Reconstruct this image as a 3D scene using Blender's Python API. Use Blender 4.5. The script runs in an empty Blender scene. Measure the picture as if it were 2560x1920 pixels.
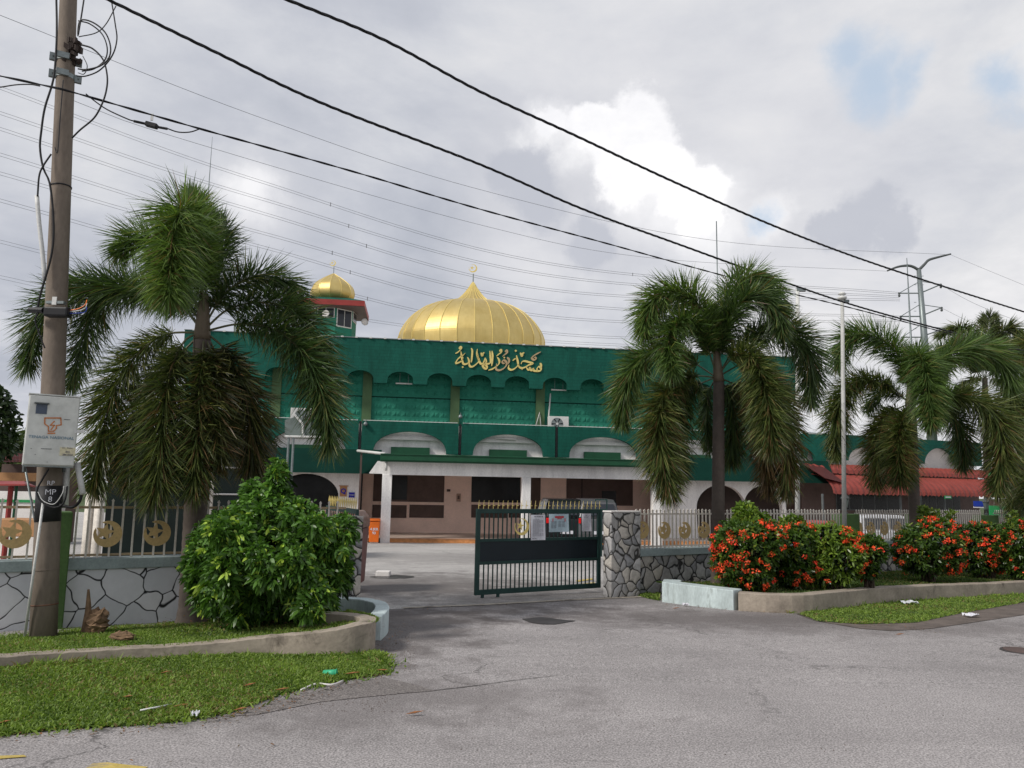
import bpy, math, random
import numpy as np
from mathutils import Vector, Matrix
random.seed(7); rng = np.random.default_rng(7)
scene = bpy.context.scene
COL = scene.collection
V = Vector
PI = math.pi

# ------------------------------------------------------------------ camera
F = 1950.0
EYE = 1.65
PITCH = math.atan(262.0 / F)
ROLL = math.radians(1.06)
CAM = V((0, 0, EYE))
fw = V((0, math.cos(PITCH), math.sin(PITCH)))
up0 = V((0, -math.sin(PITCH), math.cos(PITCH)))
R0 = V((1, 0, 0))
RR = R0 * math.cos(ROLL) + up0 * math.sin(ROLL)
UU = up0 * math.cos(ROLL) - R0 * math.sin(ROLL)
cam_d = bpy.data.cameras.new('camera'); cam = bpy.data.objects.new('camera', cam_d); COL.objects.link(cam)
M = Matrix((RR, UU, -fw)).transposed().to_4x4(); M.translation = CAM
cam.matrix_world = M
cam_d.sensor_width = 36; cam_d.lens = 36 * F / 2560; cam_d.clip_start = 0.1; cam_d.clip_end = 3000
scene.camera = cam

def ray(px, py):
    return fw + RR * ((px - 1280) / F) - UU * ((py - 960) / F)
def at(px, py, Y):                       # point at world distance Y straight ahead
    d = ray(px, py); return CAM + d * (Y / d.y)
SL = 0.026
def gz(Y):
    return 0.0 if Y < 7 else -SL * (min(Y, 34) - 7)
def G(px, py, dz=0.0):                   # ground point
    d = ray(px, py)
    t = (dz - EYE) / d.z
    if t * d.y > 7:
        t = (EYE - dz - 7 * SL) / (-(d.z) - SL * d.y)
        if t * d.y > 34 or t < 0: t = (EYE - dz + SL * 27) / (-d.z)
    return CAM + d * t
def onz(px, py, z):
    d = ray(px, py); return CAM + d * ((z - EYE) / d.z)
def onplane(px, py, P0, dr):             # vertical plane through P0 along dr
    d = ray(px, py); n = V((-dr.y, dr.x, 0)); return CAM + d * ((P0 - CAM).dot(n) / d.dot(n))

# ------------------------------------------------------------------ mesh building
ORG = {}
def link_mesh(name, verts, faces, mat, parent=None, smooth=False, col=None, org=None):
    verts = np.asarray(verts, dtype=np.float64).reshape(-1, 3)
    if parent is not None:
        o0 = ORG[parent.name]
    else:
        mn = verts.min(0); mx = verts.max(0)
        o0 = V(((mn[0]+mx[0])/2, (mn[1]+mx[1])/2, mn[2])) if org is None else org
    verts = verts - np.array(o0)
    me = bpy.data.meshes.new(name)
    me.from_pydata(verts.tolist(), [], faces) if not isinstance(faces, np.ndarray) else quads(me, verts, faces)
    if smooth: me.polygons.foreach_set('use_smooth', [True] * len(me.polygons))
    if col is not None:
        ca = me.color_attributes.new('Col', 'FLOAT_COLOR', 'POINT')
        c4 = np.ones((len(verts), 4), dtype=np.float32); c4[:, :3] = col
        ca.data.foreach_set('color', c4.ravel())
    me.update()
    ob = bpy.data.objects.new(name, me)
    if mat is not None: me.materials.append(mat)
    COL.objects.link(ob)
    if parent is not None: ob.parent = parent
    else: ob.location = o0
    ORG[ob.name] = o0
    return ob
def quads(me, verts, faces):
    n = len(faces); k = faces.shape[1]
    me.vertices.add(len(verts)); me.vertices.foreach_set('co', verts.astype(np.float32).ravel())
    me.loops.add(n * k); me.loops.foreach_set('vertex_index', faces.astype(np.int32).ravel())
    me.polygons.add(n); me.polygons.foreach_set('loop_start', np.arange(0, n * k, k, dtype=np.int32))
    me.update(calc_edges=True)

class MB:
    def __init__(s): s.v = []; s.f = []
    def add(s, vs, fs):
        b = len(s.v); s.v += [tuple(p) for p in vs]; s.f += [tuple(i + b for i in f) for f in fs]; return s
    def box(s, c, sx, sy, sz, ax=None, ay=None, az=None, taper=1.0):
        ax = ax or V((1, 0, 0)); ay = ay or V((0, 1, 0)); az = az or V((0, 0, 1)); c = V(c)
        vs = []
        for k in (-1, 1):
            t = taper if k > 0 else 1.0
            for (i, j) in ((-1, -1), (1, -1), (1, 1), (-1, 1)):
                vs.append(c + ax * (i * sx / 2 * t) + ay * (j * sy / 2 * t) + az * (k * sz / 2))
        return s.add(vs, [(3, 2, 1, 0), (4, 5, 6, 7), (0, 1, 5, 4), (1, 2, 6, 5), (2, 3, 7, 6), (3, 0, 4, 7)])
    def prism(s, outline, off):          # outline: list of 3-D points, off: extrusion vector
        n = len(outline); o = [V(p) for p in outline]; q = [p + off for p in o]
        fs = [tuple(range(n)), tuple(range(2 * n - 1, n - 1, -1))]
        fs += [(i, i + n, (i + 1) % n + n, (i + 1) % n) for i in range(n)]
        return s.add(o + q, fs)
    def tube(s, pts, r, n=6, cap=True):
        pts = [V(p) for p in pts]; m = len(pts)
        rs = r if isinstance(r, (list, tuple)) else [r] * m
        t = (pts[1] - pts[0]).normalized()
        a = t.orthogonal().normalized(); vs = []; fs = []
        for i in range(m):
            t = ((pts[min(i + 1, m - 1)] - pts[max(i - 1, 0)])).normalized()
            a = (a - t * a.dot(t)).normalized(); b = t.cross(a)
            for k in range(n):
                an = 2 * PI * k / n
                vs.append(pts[i] + (a * math.cos(an) + b * math.sin(an)) * rs[i])
        for i in range(m - 1):
            for k in range(n):
                fs.append((i * n + k, i * n + (k + 1) % n, (i + 1) * n + (k + 1) % n, (i + 1) * n + k))
        if cap: fs += [tuple(range(n - 1, -1, -1)), tuple(range((m - 1) * n, m * n))]
        return s.add(vs, fs)
    def lathe(s, c, prof, n=24, rot=0.0, sq=1.0):
        c = V(c); vs = []; fs = []
        for (r, z) in prof:
            for k in range(n):
                an = 2 * PI * k / n + rot
                vs.append(c + V((r * math.cos(an), r * math.sin(an) * sq, z)))
        for i in range(len(prof) - 1):
            for k in range(n):
                fs.append((i * n + k, i * n + (k + 1) % n, (i + 1) * n + (k + 1) % n, (i + 1) * n + k))
        fs += [tuple(range(n - 1, -1, -1)), tuple(range((len(prof) - 1) * n, len(prof) * n))]
        return s.add(vs, fs)
    def build(s, name, mat, parent=None, smooth=False, org=None, bevel=0):
        ob = link_mesh(name, s.v, s.f, mat, parent, smooth, org=org)
        if bevel:
            md = ob.modifiers.new('bevel', 'BEVEL'); md.width = bevel; md.segments = 2; md.limit_method = 'ANGLE'
        return ob

def tag(o, label=None, cat=None, group=None, kind=None):
    if label: o['label'] = label
    if cat: o['category'] = cat
    if group: o['group'] = group
    if kind: o['kind'] = kind
    return o
def thing(name, loc, label, cat, group=None):
    o = bpy.data.objects.new(name, None); COL.objects.link(o); o.location = loc; o.empty_display_size = .3
    ORG[o.name] = V(loc); return tag(o, label, cat, group)
def cr(pts, n):                          # catmull-rom resample, evenly by length
    P = [V(p) for p in pts]; P = [P[0] * 2 - P[1]] + P + [P[-1] * 2 - P[-2]]
    out = []
    for i in range(1, len(P) - 2):
        for k in range(12):
            t = k / 12; a, b, c, d = P[i-1], P[i], P[i+1], P[i+2]
            out.append(.5 * ((2*b) + (c-a)*t + (2*a-5*b+4*c-d)*t*t + (3*b-a-3*c+d)*t**3))
    out.append(P[-2])
    A = np.array(out); d = np.r_[0, np.cumsum(np.linalg.norm(np.diff(A, axis=0), axis=1))]
    q = np.linspace(0, d[-1], n)
    return np.stack([np.interp(q, d, A[:, j]) for j in range(3)], 1)

# ------------------------------------------------------------------ materials
def nd(nt, t, **k):
    n = nt.nodes.new(t)
    for a, b in k.items(): setattr(n, a, b)
    return n
def new_mat(name):
    m = bpy.data.materials.new(name); m.use_nodes = True; nt = m.node_tree
    return m, nt, nt.nodes['Principled BSDF']
def obco(nt, scale=(1, 1, 1)):
    tc = nd(nt, 'ShaderNodeTexCoord'); mp = nd(nt, 'ShaderNodeMapping'); mp.inputs['Scale'].default_value = scale
    nt.links.new(tc.outputs['Object'], mp.inputs[0]); return mp.outputs[0]
def noise(nt, co, sc, det=4, rough=.6, dist=0):
    n = nd(nt, 'ShaderNodeTexNoise'); n.inputs['Scale'].default_value = sc; n.inputs['Detail'].default_value = det
    n.inputs['Roughness'].default_value = rough; n.inputs['Distortion'].default_value = dist
    nt.links.new(co, n.inputs['Vector']); return n
def ramp(nt, fac, stops):
    r = nd(nt, 'ShaderNodeValToRGB'); e = r.color_ramp.elements
    while len(e) < len(stops): e.new(.5)
    for i, (p, c) in enumerate(stops):
        e[i].position = p; e[i].color = (*c, 1) if len(c) == 3 else c
    nt.links.new(fac, r.inputs[0]); return r.outputs[0]
def mixc(nt, fac, a, b, mode='MIX'):
    m = nd(nt, 'ShaderNodeMix', data_type='RGBA', blend_type=mode)
    for s, v in ((0, fac), (6, a), (7, b)):
        if isinstance(v, (int, float)): m.inputs[s].default_value = v
        elif isinstance(v, tuple): m.inputs[s].default_value = (*v, 1)
        else: nt.links.new(v, m.inputs[s])
    return m.outputs[2]
def math_(nt, op, a, b=None, clamp=False):
    m = nd(nt, 'ShaderNodeMath', operation=op); m.use_clamp = clamp
    for i, v in enumerate((a, b)):
        if v is None: continue
        if isinstance(v, (int, float)): m.inputs[i].default_value = v
        else: nt.links.new(v, m.inputs[i])
    return m.outputs[0]
def bump(nt, bs, h, strength=.3, dist=.01):
    b = nd(nt, 'ShaderNodeBump'); b.inputs['Strength'].default_value = strength; b.inputs['Distance'].default_value = dist
    nt.links.new(h, b.inputs['Height']); nt.links.new(b.outputs[0], bs.inputs['Normal'])
def mat(name, c, rough=.7, var=.25, sc=3.0, metal=0, bmp=.2, stain=None, fine=40, streak=False, spec=.3):
    """painted / weathered surface: base colour, large blotches, fine grain, optional dark stains"""
    m, nt, bs = new_mat(name); co = obco(nt, (1, 1, .35) if streak else (1, 1, 1))
    n1 = noise(nt, co, sc, 5, .65); n2 = noise(nt, co, fine, 3)
    lo = tuple(x * (1 - var) for x in c); hi = tuple(min(1, x * (1 + var * .7)) for x in c)
    col = ramp(nt, n1.outputs[0], [(.3, lo), (.7, hi)])
    g = ramp(nt, n2.outputs[0], [(.3, (.86,) * 3), (.7, (1.08,) * 3)])
    col = mixc(nt, 1.0, col, g, 'MULTIPLY')
    if streak:
        ns = noise(nt, obco(nt, (1, 1, .16)), 2.6, 6, .6, .3)
        col = mixc(nt, 1.0, col, ramp(nt, ns.outputs[0], [(.32, (.84,) * 3), (.5, (1.0,) * 3), (.7, (1.06,) * 3)]), 'MULTIPLY')
    if stain:
        n3 = noise(nt, obco(nt, (1, 1, .25) if streak else (1, 1, 1)), sc * .6, 8, .75, .6)
        f = ramp(nt, n3.outputs[0], [(stain[1], (0, 0, 0)), (stain[1] + .14, (1, 1, 1))])
        col = mixc(nt, f, col, stain[0])
    nt.links.new(col, bs.inputs['Base Color']); bs.inputs['Roughness'].default_value = rough; bs.inputs['Metallic'].default_value = metal
    bs.inputs['Specular IOR Level'].default_value = spec
    if bmp: bump(nt, bs, n2.outputs[0], bmp, .004)
    return m
def foliage(name, trans=.25, rough=.5, tint=(1, 1, 1)):
    m, nt, bs = new_mat(name); at_ = nd(nt, 'ShaderNodeAttribute', attribute_name='Col')
    col = mixc(nt, 1.0, at_.outputs['Color'], tint, 'MULTIPLY')
    nt.links.new(col, bs.inputs['Base Color']); bs.inputs['Roughness'].default_value = rough
    bs.inputs['Specular IOR Level'].default_value = .35
    tr = nd(nt, 'ShaderNodeBsdfTranslucent'); c2 = mixc(nt, 1.0, col, (1.5, 1.7, .7), 'MULTIPLY'); nt.links.new(c2, tr.inputs[0])
    mx = nd(nt, 'ShaderNodeMixShader'); mx.inputs[0].default_value = trans
    nt.links.new(bs.outputs[0], mx.inputs[1]); nt.links.new(tr.outputs[0], mx.inputs[2])
    nt.links.new(mx.outputs[0], nt.nodes['Material Output'].inputs[0]); return m
def stone_mat(name, scale, stones, joint, jw=.03, bmp=.8, warp=.25):
    lo_ = .7 if bmp > .5 else .9
    m, nt, bs = new_mat(name); co = obco(nt)
    w = noise(nt, co, 2.5, 2); a = nd(nt, 'ShaderNodeVectorMath', operation='SCALE'); a.inputs['Scale'].default_value = warp
    nt.links.new(w.outputs['Color'], a.inputs[0]); b = nd(nt, 'ShaderNodeVectorMath', operation='ADD')
    nt.links.new(co, b.inputs[0]); nt.links.new(a.outputs[0], b.inputs[1])
    v1 = nd(nt, 'ShaderNodeTexVoronoi', feature='DISTANCE_TO_EDGE'); v2 = nd(nt, 'ShaderNodeTexVoronoi', feature='F1')
    for v in (v1, v2): v.inputs['Scale'].default_value = scale; nt.links.new(b.outputs[0], v.inputs['Vector'])
    hs = nd(nt, 'ShaderNodeSeparateColor'); nt.links.new(v2.outputs['Color'], hs.inputs[0])
    col = ramp(nt, hs.outputs[0], stones)
    n2 = noise(nt, co, 9, 6, .7); col = mixc(nt, 1.0, col, ramp(nt, n2.outputs[0], [(.3, (lo_,) * 3), (.7, (1.9 - lo_,) * 3)]), 'MULTIPLY')
    jm = ramp(nt, v1.outputs['Distance'], [(jw * .6, (0, 0, 0)), (jw * 1.5, (1, 1, 1))])
    col = mixc(nt, jm, joint, col); nt.links.new(col, bs.inputs['Base Color']); bs.inputs['Roughness'].default_value = .8
    h = ramp(nt, v1.outputs['Distance'], [(0, (0, 0, 0)), (jw * 4, (1, 1, 1))])
    hh = math_(nt, 'ADD', h, math_(nt, 'MULTIPLY', n2.outputs[0], .35)); bump(nt, bs, hh, bmp, .02)
    return m

m_green = mat('green_paint', (.009, .094, .068), .75, .22, 1.2, bmp=.5, fine=14, stain=((.008, .05, .038), .60), streak=True, spec=.15)
m_green_up = mat('green_wall', (.017, .185, .122), .7, .15, 1.0, bmp=.2)
m_dkgreen = mat('dark_green_fascia', (.004, .03, .022), .8, .2, 1.5, spec=.08)
m_gutter = mat('green_gutter', (.012, .075, .035), .4, .2, 2)
m_olive = mat('olive_pilaster', (.075, .135, .06), .7, .15, 2)
m_white = mat('white_paint', (.86, .84, .82), .7, .07, 1.5, stain=((.45, .42, .38), .72), streak=True)
m_pink = mat('pink_wall', (.93, .70, .60), .75, .1, 1.5)
m_brown = mat('brown_shade', (.105, .07, .06), .6, .25, 2)
m_black = mat('black_window', (.012, .013, .014), .25, .3, 2, bmp=0)
m_glass = mat('dark_glass', (.03, .035, .045), .12, .2, 2, bmp=0)
m_tile = mat('orange_tile', (.62, .27, .10), .4, .4, 4)
m_floor = mat('porch_floor', (.48, .38, .32), .4, .2, 3)
m_red = mat('red_roof', (.25, .05, .038), .55, .2, 2, fine=30)
m_redpaint = mat('red_paint', (.28, .04, .035), .5, .2, 2)
m_gold, nt, bs = new_mat('gold_dome')
co = obco(nt); n1 = noise(nt, co, 1.2, 4); n2 = noise(nt, obco(nt, (1, 1, .2)), 6, 5, .7)
c = mixc(nt, 1.0, ramp(nt, n1.outputs[0], [(.3, (.60, .45, .16)), (.7, (.69, .54, .22))]), ramp(nt, n2.outputs[0], [(.3, (.93, .92, .90)), (.7, (1.03,) * 3)]), 'MULTIPLY')
nt.links.new(c, bs.inputs['Base Color']); bs.inputs['Metallic'].default_value = .72; bs.inputs['Roughness'].default_value = .46
m_goldp = mat('gold_paint', (.78, .62, .22), .4, .15, 3, metal=.3)
m_goldp2 = mat('dull_gold_letters', (.5, .36, .2), .5, .15, 3, metal=.2)
m_emb = mat('tan_emblem', (.56, .40, .18), .6, .15, 6)
m_cream = mat('cream_bars', (.66, .61, .54), .55, .2, 6, stain=((.28, .17, .08), .68))
m_rust = mat('rusty_cream_rail', (.42, .31, .18), .6, .3, 6, stain=((.22, .11, .05), .6))
m_gate = mat('gate_paint', (.016, .05, .044), .45, .25, 3)
m_gatep = mat('gate_panel', (.010, .018, .024), .45, .2, 2)
m_coping = mat('coping', (.30, .36, .36), .8, .2, 3, stain=((.05, .06, .05), .62))
m_blue = mat('pale_blue_paint', (.50, .58, .58), .75, .2, 3, stain=((.14, .15, .13), .58), bmp=.5, streak=True)
m_conc = mat('planter_concrete', (.34, .29, .235), .85, .3, 3, stain=((.12, .10, .08), .56), bmp=.6, fine=25)
m_pole = mat('pole_concrete', (.19, .155, .125), .85, .18, 2.5, stain=((.12, .10, .08), .66), bmp=.4, fine=30, streak=True)
m_poleb = mat('pole_black_paint', (.02, .02, .022), .6, .3, 5)
m_steel = mat('galvanised', (.22, .25, .25), .45, .2, 8, metal=.5)
m_cable = mat('cable_black', (.012, .012, .014), .5, .2, 5, bmp=0)
m_cable2 = mat('wire_grey', (.20, .20, .22), .5, .1, 5, bmp=0)
m_box = mat('cabinet_paint', (.56, .57, .54), .5, .05, 2, stain=((.42, .40, .35), .74), bmp=.05, fine=8)
m_pvc = mat('pvc_white', (.62, .62, .60), .45, .08, 4)
m_orange = mat('orange_plastic', (.80, .17, .02), .4, .08, 3)
m_logo = mat('orange_logo', (.55, .20, .07), .6, .2, 8)
m_navy = mat('faded_blue_letters', (.16, .25, .32), .6, .2, 8)
m_maroon = mat('maroon_bin', (.17, .055, .05), .5, .35, 4, stain=((.30, .20, .16), .6))
m_grnpillar = mat('green_pillar', (.085, .16, .05), .75, .25, 3, stain=((.03, .06, .03), .64))
m_whitestone = stone_mat('white_crazy_paving', 3.0, [(.2, (.62, .63, .66)), (.6, (.70, .70, .72)), (.9, (.58, .59, .62))], (.012, .012, .013), .018, .10, .16)
m_greystone = stone_mat('grey_rubble', 4.2, [(.1, (.22, .22, .23)), (.35, (.42, .41, .40)), (.65, (.30, .29, .28)), (.9, (.50, .46, .40))], (.02, .02, .02), .045, .9, .3)
m_greystone2 = stone_mat('grey_pillar_stone', 5.0, [(.1, (.24, .24, .25)), (.35, (.46, .45, .44)), (.65, (.34, .33, .32)), (.9, (.54, .50, .44))], (.035, .033, .03), .05, .9, .3)
m_trunk = mat('palm_trunk', (.105, .085, .072), .85, .3, 2, fine=18, bmp=.5)
m_shaft = mat('crownshaft', (.14, .11, .075), .6, .3, 3)
m_wood = mat('dead_wood', (.19, .12, .07), .9, .5, 9, bmp=1.0, fine=30)
m_leafy = foliage('palm_leaf', .28, .38)
m_bushl = foliage('bush_leaf', .22, .33)
m_grassm = foliage('grass_blades', .3, .6)
m_flower = foliage('flower', .2, .6)
m_stem = mat('stem', (.07, .05, .035), .8, .3, 5)
m_paper = mat('paper', (.68, .68, .73), .6, .04, 5, bmp=0)
m_paper2 = mat('pale_blue_poster', (.45, .57, .63), .6, .1, 5, bmp=0)
m_ink = mat('ink', (.12, .12, .15), .6, .1, 5, bmp=0)
m_redink = mat('red_ink', (.6, .05, .06), .6, .1, 5, bmp=0)
m_carblack = mat('car_black', (.012, .012, .014), .2, .1, 2, bmp=0)
m_cargrey = mat('car_grey', (.12, .12, .125), .25, .1, 2, metal=.4, bmp=0)
m_carwhite = mat('car_white', (.65, .66, .68), .25, .05, 2, bmp=0)
m_carred = mat('car_red', (.5, .07, .05), .3, .1, 2, bmp=0)
m_tyre = mat('tyre', (.015, .015, .015), .8, .1, 5)
m_lampred = mat('tail_lamp_red', (.65, .01, .01), .2, .1, 5, bmp=0)
m_bluesign = mat('blue_sign', (.01, .015, .35), .4, .1, 5, bmp=0)
m_tan = mat('tan_board', (.42, .22, .10), .6, .15, 5)
m_yellow = mat('yellow_marking', (.55, .42, .12), .8, .3, 8, stain=((.25, .22, .19), .5))
m_soil = mat('soil', (.14, .115, .10), .95, .35, 4, bmp=.8)
m_turf = mat('turf', (.045, .07, .02), .95, .5, 5, bmp=.8, stain=((.10, .085, .045), .62))
m_field = mat('field', (.06, .09, .03), .95, .4, .2)
m_wet = mat('wet_asphalt', (.05, .045, .045), .35, .4, 3)
m_plastic = mat('clear_plastic', (.62, .64, .66), .2, .1, 9)
m_cup = mat('green_cup', (.05, .42, .22), .4, .1, 9)
m_deadleaf = mat('dead_leaf', (.30, .13, .05), .8, .4, 20)
m_neutral = mat('off_white', (.70, .67, .64), .7, .12, 2)
m_greycloth = mat('grey_sheet', (.14, .17, .16), .6, .2, 2)
m_lantern = mat('lantern_grey', (.10, .11, .11), .6, .2, 5)
m_bgreen = mat('bright_green_awning', (.02, .26, .08), .6, .15, 3)
m_blueb = mat('blue_banner', (.02, .05, .35), .5, .1, 3)

def coursing(m):
    nt = m.node_tree; bs = nt.nodes['Principled BSDF']; src = bs.inputs['Base Color'].links[0].from_socket
    sx = nd(nt, 'ShaderNodeSeparateXYZ'); nt.links.new(obco(nt), sx.inputs[0]); cb = nd(nt, 'ShaderNodeCombineXYZ'); nt.links.new(sx.outputs[0], cb.inputs[0]); nt.links.new(sx.outputs[2], cb.inputs[1])
    b = nd(nt, 'ShaderNodeTexBrick'); b.inputs['Scale'].default_value = 1; b.inputs['Brick Width'].default_value = .46; b.inputs['Row Height'].default_value = .15; b.inputs['Mortar Size'].default_value = .012
    b.inputs['Color1'].default_value = (1, 1, 1, 1); b.inputs['Color2'].default_value = (.9, .9, .9, 1); b.inputs['Mortar'].default_value = (.78, .78, .78, 1); nt.links.new(cb.outputs[0], b.inputs['Vector'])
    nt.links.new(mixc(nt, 1.0, src, b.outputs['Color'], 'MULTIPLY'), bs.inputs['Base Color'])
coursing(m_green)
def asphalt(name, c, stains):
    m, nt, bs = new_mat(name); co = obco(nt)
    nf = noise(nt, co, 70, 3, .75); nm = noise(nt, co, 14, 5, .7); nl = noise(nt, co, .45, 6, .65, .4)
    col = ramp(nt, nl.outputs[0], [(.3, tuple(x * .80 for x in c)), (.55, c), (.72, tuple(x * 1.13 for x in c))])
    col = mixc(nt, 1.0, col, ramp(nt, nf.outputs[0], [(.36, (.42,) * 3), (.5, (.97,) * 3), (.64, (1.6,) * 3)]), 'MULTIPLY')
    col = mixc(nt, 1.0, col, ramp(nt, nm.outputs[0], [(.3, (.84,) * 3), (.7, (1.12,) * 3)]), 'MULTIPLY')
    tr_ = noise(nt, obco(nt, (.12, 1.1, 1)), 1.4, 4, .6)
    col = mixc(nt, 1.0, col, ramp(nt, tr_.outputs[0], [(.35, (.93,) * 3), (.65, (1.05,) * 3)]), 'MULTIPLY')
    w = noise(nt, co, 1.3, 5, .7); a = nd(nt, 'ShaderNodeVectorMath', operation='SCALE'); a.inputs['Scale'].default_value = .9
    nt.links.new(w.outputs['Color'], a.inputs[0]); b = nd(nt, 'ShaderNodeVectorMath', operation='ADD')
    nt.links.new(co, b.inputs[0]); nt.links.new(a.outputs[0], b.inputs[1])
    v1 = nd(nt, 'ShaderNodeTexVoronoi', feature='DISTANCE_TO_EDGE'); v1.inputs['Scale'].default_value = .33; nt.links.new(b.outputs[0], v1.inputs['Vector'])
    cm = ramp(nt, v1.outputs['Distance'], [(.002, (1, 1, 1)), (.006, (0, 0, 0))])
    msk = ramp(nt, noise(nt, co, .5, 2).outputs[0], [(.46, (0, 0, 0)), (.6, (.8,) * 3)])
    col = mixc(nt, math_(nt, 'MULTIPLY', cm, msk), col, (.075, .07, .068))
    nn = noise(nt, co, 2.2, 6, .7)
    tc = nd(nt, 'ShaderNodeNewGeometry')
    for (p, r, amt, sc_) in stains:
        d = nd(nt, 'ShaderNodeVectorMath', operation='SUBTRACT'); nt.links.new(tc.outputs['Position'], d.inputs[0]); d.inputs[1].default_value = p
        mu = nd(nt, 'ShaderNodeVectorMath', operation='MULTIPLY'); nt.links.new(d.outputs[0], mu.inputs[0]); mu.inputs[1].default_value = sc_
        l = nd(nt, 'ShaderNodeVectorMath', operation='LENGTH'); nt.links.new(mu.outputs[0], l.inputs[0])
        q = math_(nt, 'ADD', math_(nt, 'DIVIDE', l.outputs['Value'], r), math_(nt, 'MULTIPLY', math_(nt, 'SUBTRACT', nn.outputs[0], .5), 2.2))
        f = math_(nt, 'MULTIPLY', math_(nt, 'SUBTRACT', 1.0, q, True), amt * 1.6, True)
        f = math_(nt, 'MINIMUM', f, amt * .85)
        col = mixc(nt, f, col, (.075, .062, .058))
    nt.links.new(col, bs.inputs['Base Color']); bs.inputs['Roughness'].default_value = .85
    bump(nt, bs, nf.outputs[0], .5, .006); return m

# ------------------------------------------------------------------ world and sun
SUN_EL, SUN_ROT = math.radians(40), math.radians(236)     # behind and left of the camera
w = bpy.data.worlds.new('World'); scene.world = w; w.use_nodes = True; nt = w.node_tree; nt.nodes.clear()
out = nd(nt, 'ShaderNodeOutputWorld'); tc = nd(nt, 'ShaderNodeTexCoord'); D = tc.outputs['Generated']
sky = nd(nt, 'ShaderNodeTexSky', sky_type='NISHITA'); sky.sun_disc = False; sky.sun_elevation = SUN_EL; sky.sun_rotation = SUN_ROT
bg1 = nd(nt, 'ShaderNodeBackground'); bg1.inputs[1].default_value = .13; nt.links.new(sky.outputs[0], bg1.inputs[0])
sp = nd(nt, 'ShaderNodeSeparateXYZ'); nt.links.new(D, sp.inputs[0])
zz = math_(nt, 'ADD', math_(nt, 'MAXIMUM', sp.outputs[2], 0.0), .22)
cb = nd(nt, 'ShaderNodeCombineXYZ'); nt.links.new(math_(nt, 'DIVIDE', sp.outputs[0], zz), cb.inputs[0]); nt.links.new(math_(nt, 'DIVIDE', sp.outputs[1], zz), cb.inputs[1])
cb.inputs[2].default_value = 3.7
n1 = noise(nt, cb.outputs[0], 1.25, 9, .55, .5); n2 = noise(nt, cb.outputs[0], 3.4, 8, .6, .2)
mixn = math_(nt, 'ADD', math_(nt, 'MULTIPLY', n1.outputs[0], .66), math_(nt, 'MULTIPLY', n2.outputs[0], .34))
# brighter to the right and towards the horizon, greyer on the left
tilt = math_(nt, 'ADD', math_(nt, 'MULTIPLY', sp.outputs[0], .10), math_(nt, 'MULTIPLY', sp.outputs[2], -.16))
mixn = math_(nt, 'ADD', mixn, math_(nt, 'ADD', tilt, .03))
cloud = ramp(nt, mixn, [(.34, (.45, .475, .54)), (.44, (.53, .55, .61)), (.51, (.62, .635, .68)), (.58, (.71, .715, .74)), (.68, (.86, .85, .86))])
nb = noise(nt, D, 7.0, 8, .62)
pv = nd(nt, 'ShaderNodeVectorMath', operation='SUBTRACT'); nt.links.new(nb.outputs['Color'], pv.inputs[0]); pv.inputs[1].default_value = (.5, .5, .5)
ps = nd(nt, 'ShaderNodeVectorMath', operation='SCALE'); nt.links.new(pv.outputs[0], ps.inputs[0]); ps.inputs['Scale'].default_value = .13
pd = nd(nt, 'ShaderNodeVectorMath', operation='ADD'); nt.links.new(D, pd.inputs[0]); nt.links.new(ps.outputs[0], pd.inputs[1])
def blobs(lst, soft):
    r_ = None
    for (px, py, r) in lst:
        d = ray(px, py).normalized()
        s = nd(nt, 'ShaderNodeVectorMath', operation='DISTANCE'); nt.links.new(pd.outputs[0], s.inputs[0]); s.inputs[1].default_value = d
        mr = nd(nt, 'ShaderNodeMapRange', interpolation_type='SMOOTHSTEP'); nt.links.new(s.outputs['Value'], mr.inputs[0])
        rr = r / F * .95
        mr.inputs[1].default_value = rr * (1 + soft); mr.inputs[2].default_value = rr * (1 - soft); mr.inputs[3].default_value = 0; mr.inputs[4].default_value = 1
        r_ = mr.outputs[0] if r_ is None else math_(nt, 'MAXIMUM', r_, mr.outputs[0])
    return r_
soft = blobs([(1560, 420, 330), (1900, 420, 300), (2000, 700, 300), (640, 500, 110), (1300, 620, 160)], .8)
cloud = mixc(nt, math_(nt, 'MULTIPLY', soft, .45), cloud, (.80, .79, .81))
white = blobs([(1590, 335, 105), (1490, 345, 75), (1660, 400, 80), (1560, 410, 90), (1380, 330, 45), (1720, 480, 70), (1750, 560, 50)], .17)
tail = blobs([(1380, 340, 60), (1450, 380, 60), (1640, 450, 100), (1720, 520, 95), (1760, 590, 80), (1900, 560, 50), (640, 480, 60)], .75)
inner = ramp(nt, n2.outputs[0], [(.38, (.88, .88, .91)), (.52, (1.0, .99, 1.0))])
cloud = mixc(nt, math_(nt, 'MULTIPLY', tail, .85), cloud, (.93, .925, .94))
cloud = mixc(nt, math_(nt, 'MULTIPLY', white, .92), cloud, inner)
dark = blobs([(2165, 525, 80), (2080, 560, 55), (2240, 565, 60), (1480, 600, 80), (1330, 480, 80)], .25)
cloud = mixc(nt, math_(nt, 'MULTIPLY', dark, .75), cloud, (.49, .51, .575))
blue = blobs([(2120, 120, 45), (2170, 185, 60), (2260, 190, 45), (2540, 235, 45), (1890, 560, 30)], .9)
cloud = mixc(nt, math_(nt, 'MULTIPLY', blue, .8), cloud, (.56, .67, .80))
bg2 = nd(nt, 'ShaderNodeBackground'); nt.links.new(cloud, bg2.inputs[0]); bg2.inputs[1].default_value = 1.06
ms = nd(nt, 'ShaderNodeMixShader'); nt.links.new(math_(nt, 'MULTIPLY', blue, .22), ms.inputs[0]); nt.links.new(bg2.outputs[0], ms.inputs[1])
nt.links.new(bg1.outputs[0], ms.inputs[2]); nt.links.new(ms.outputs[0], out.inputs[0])
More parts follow.
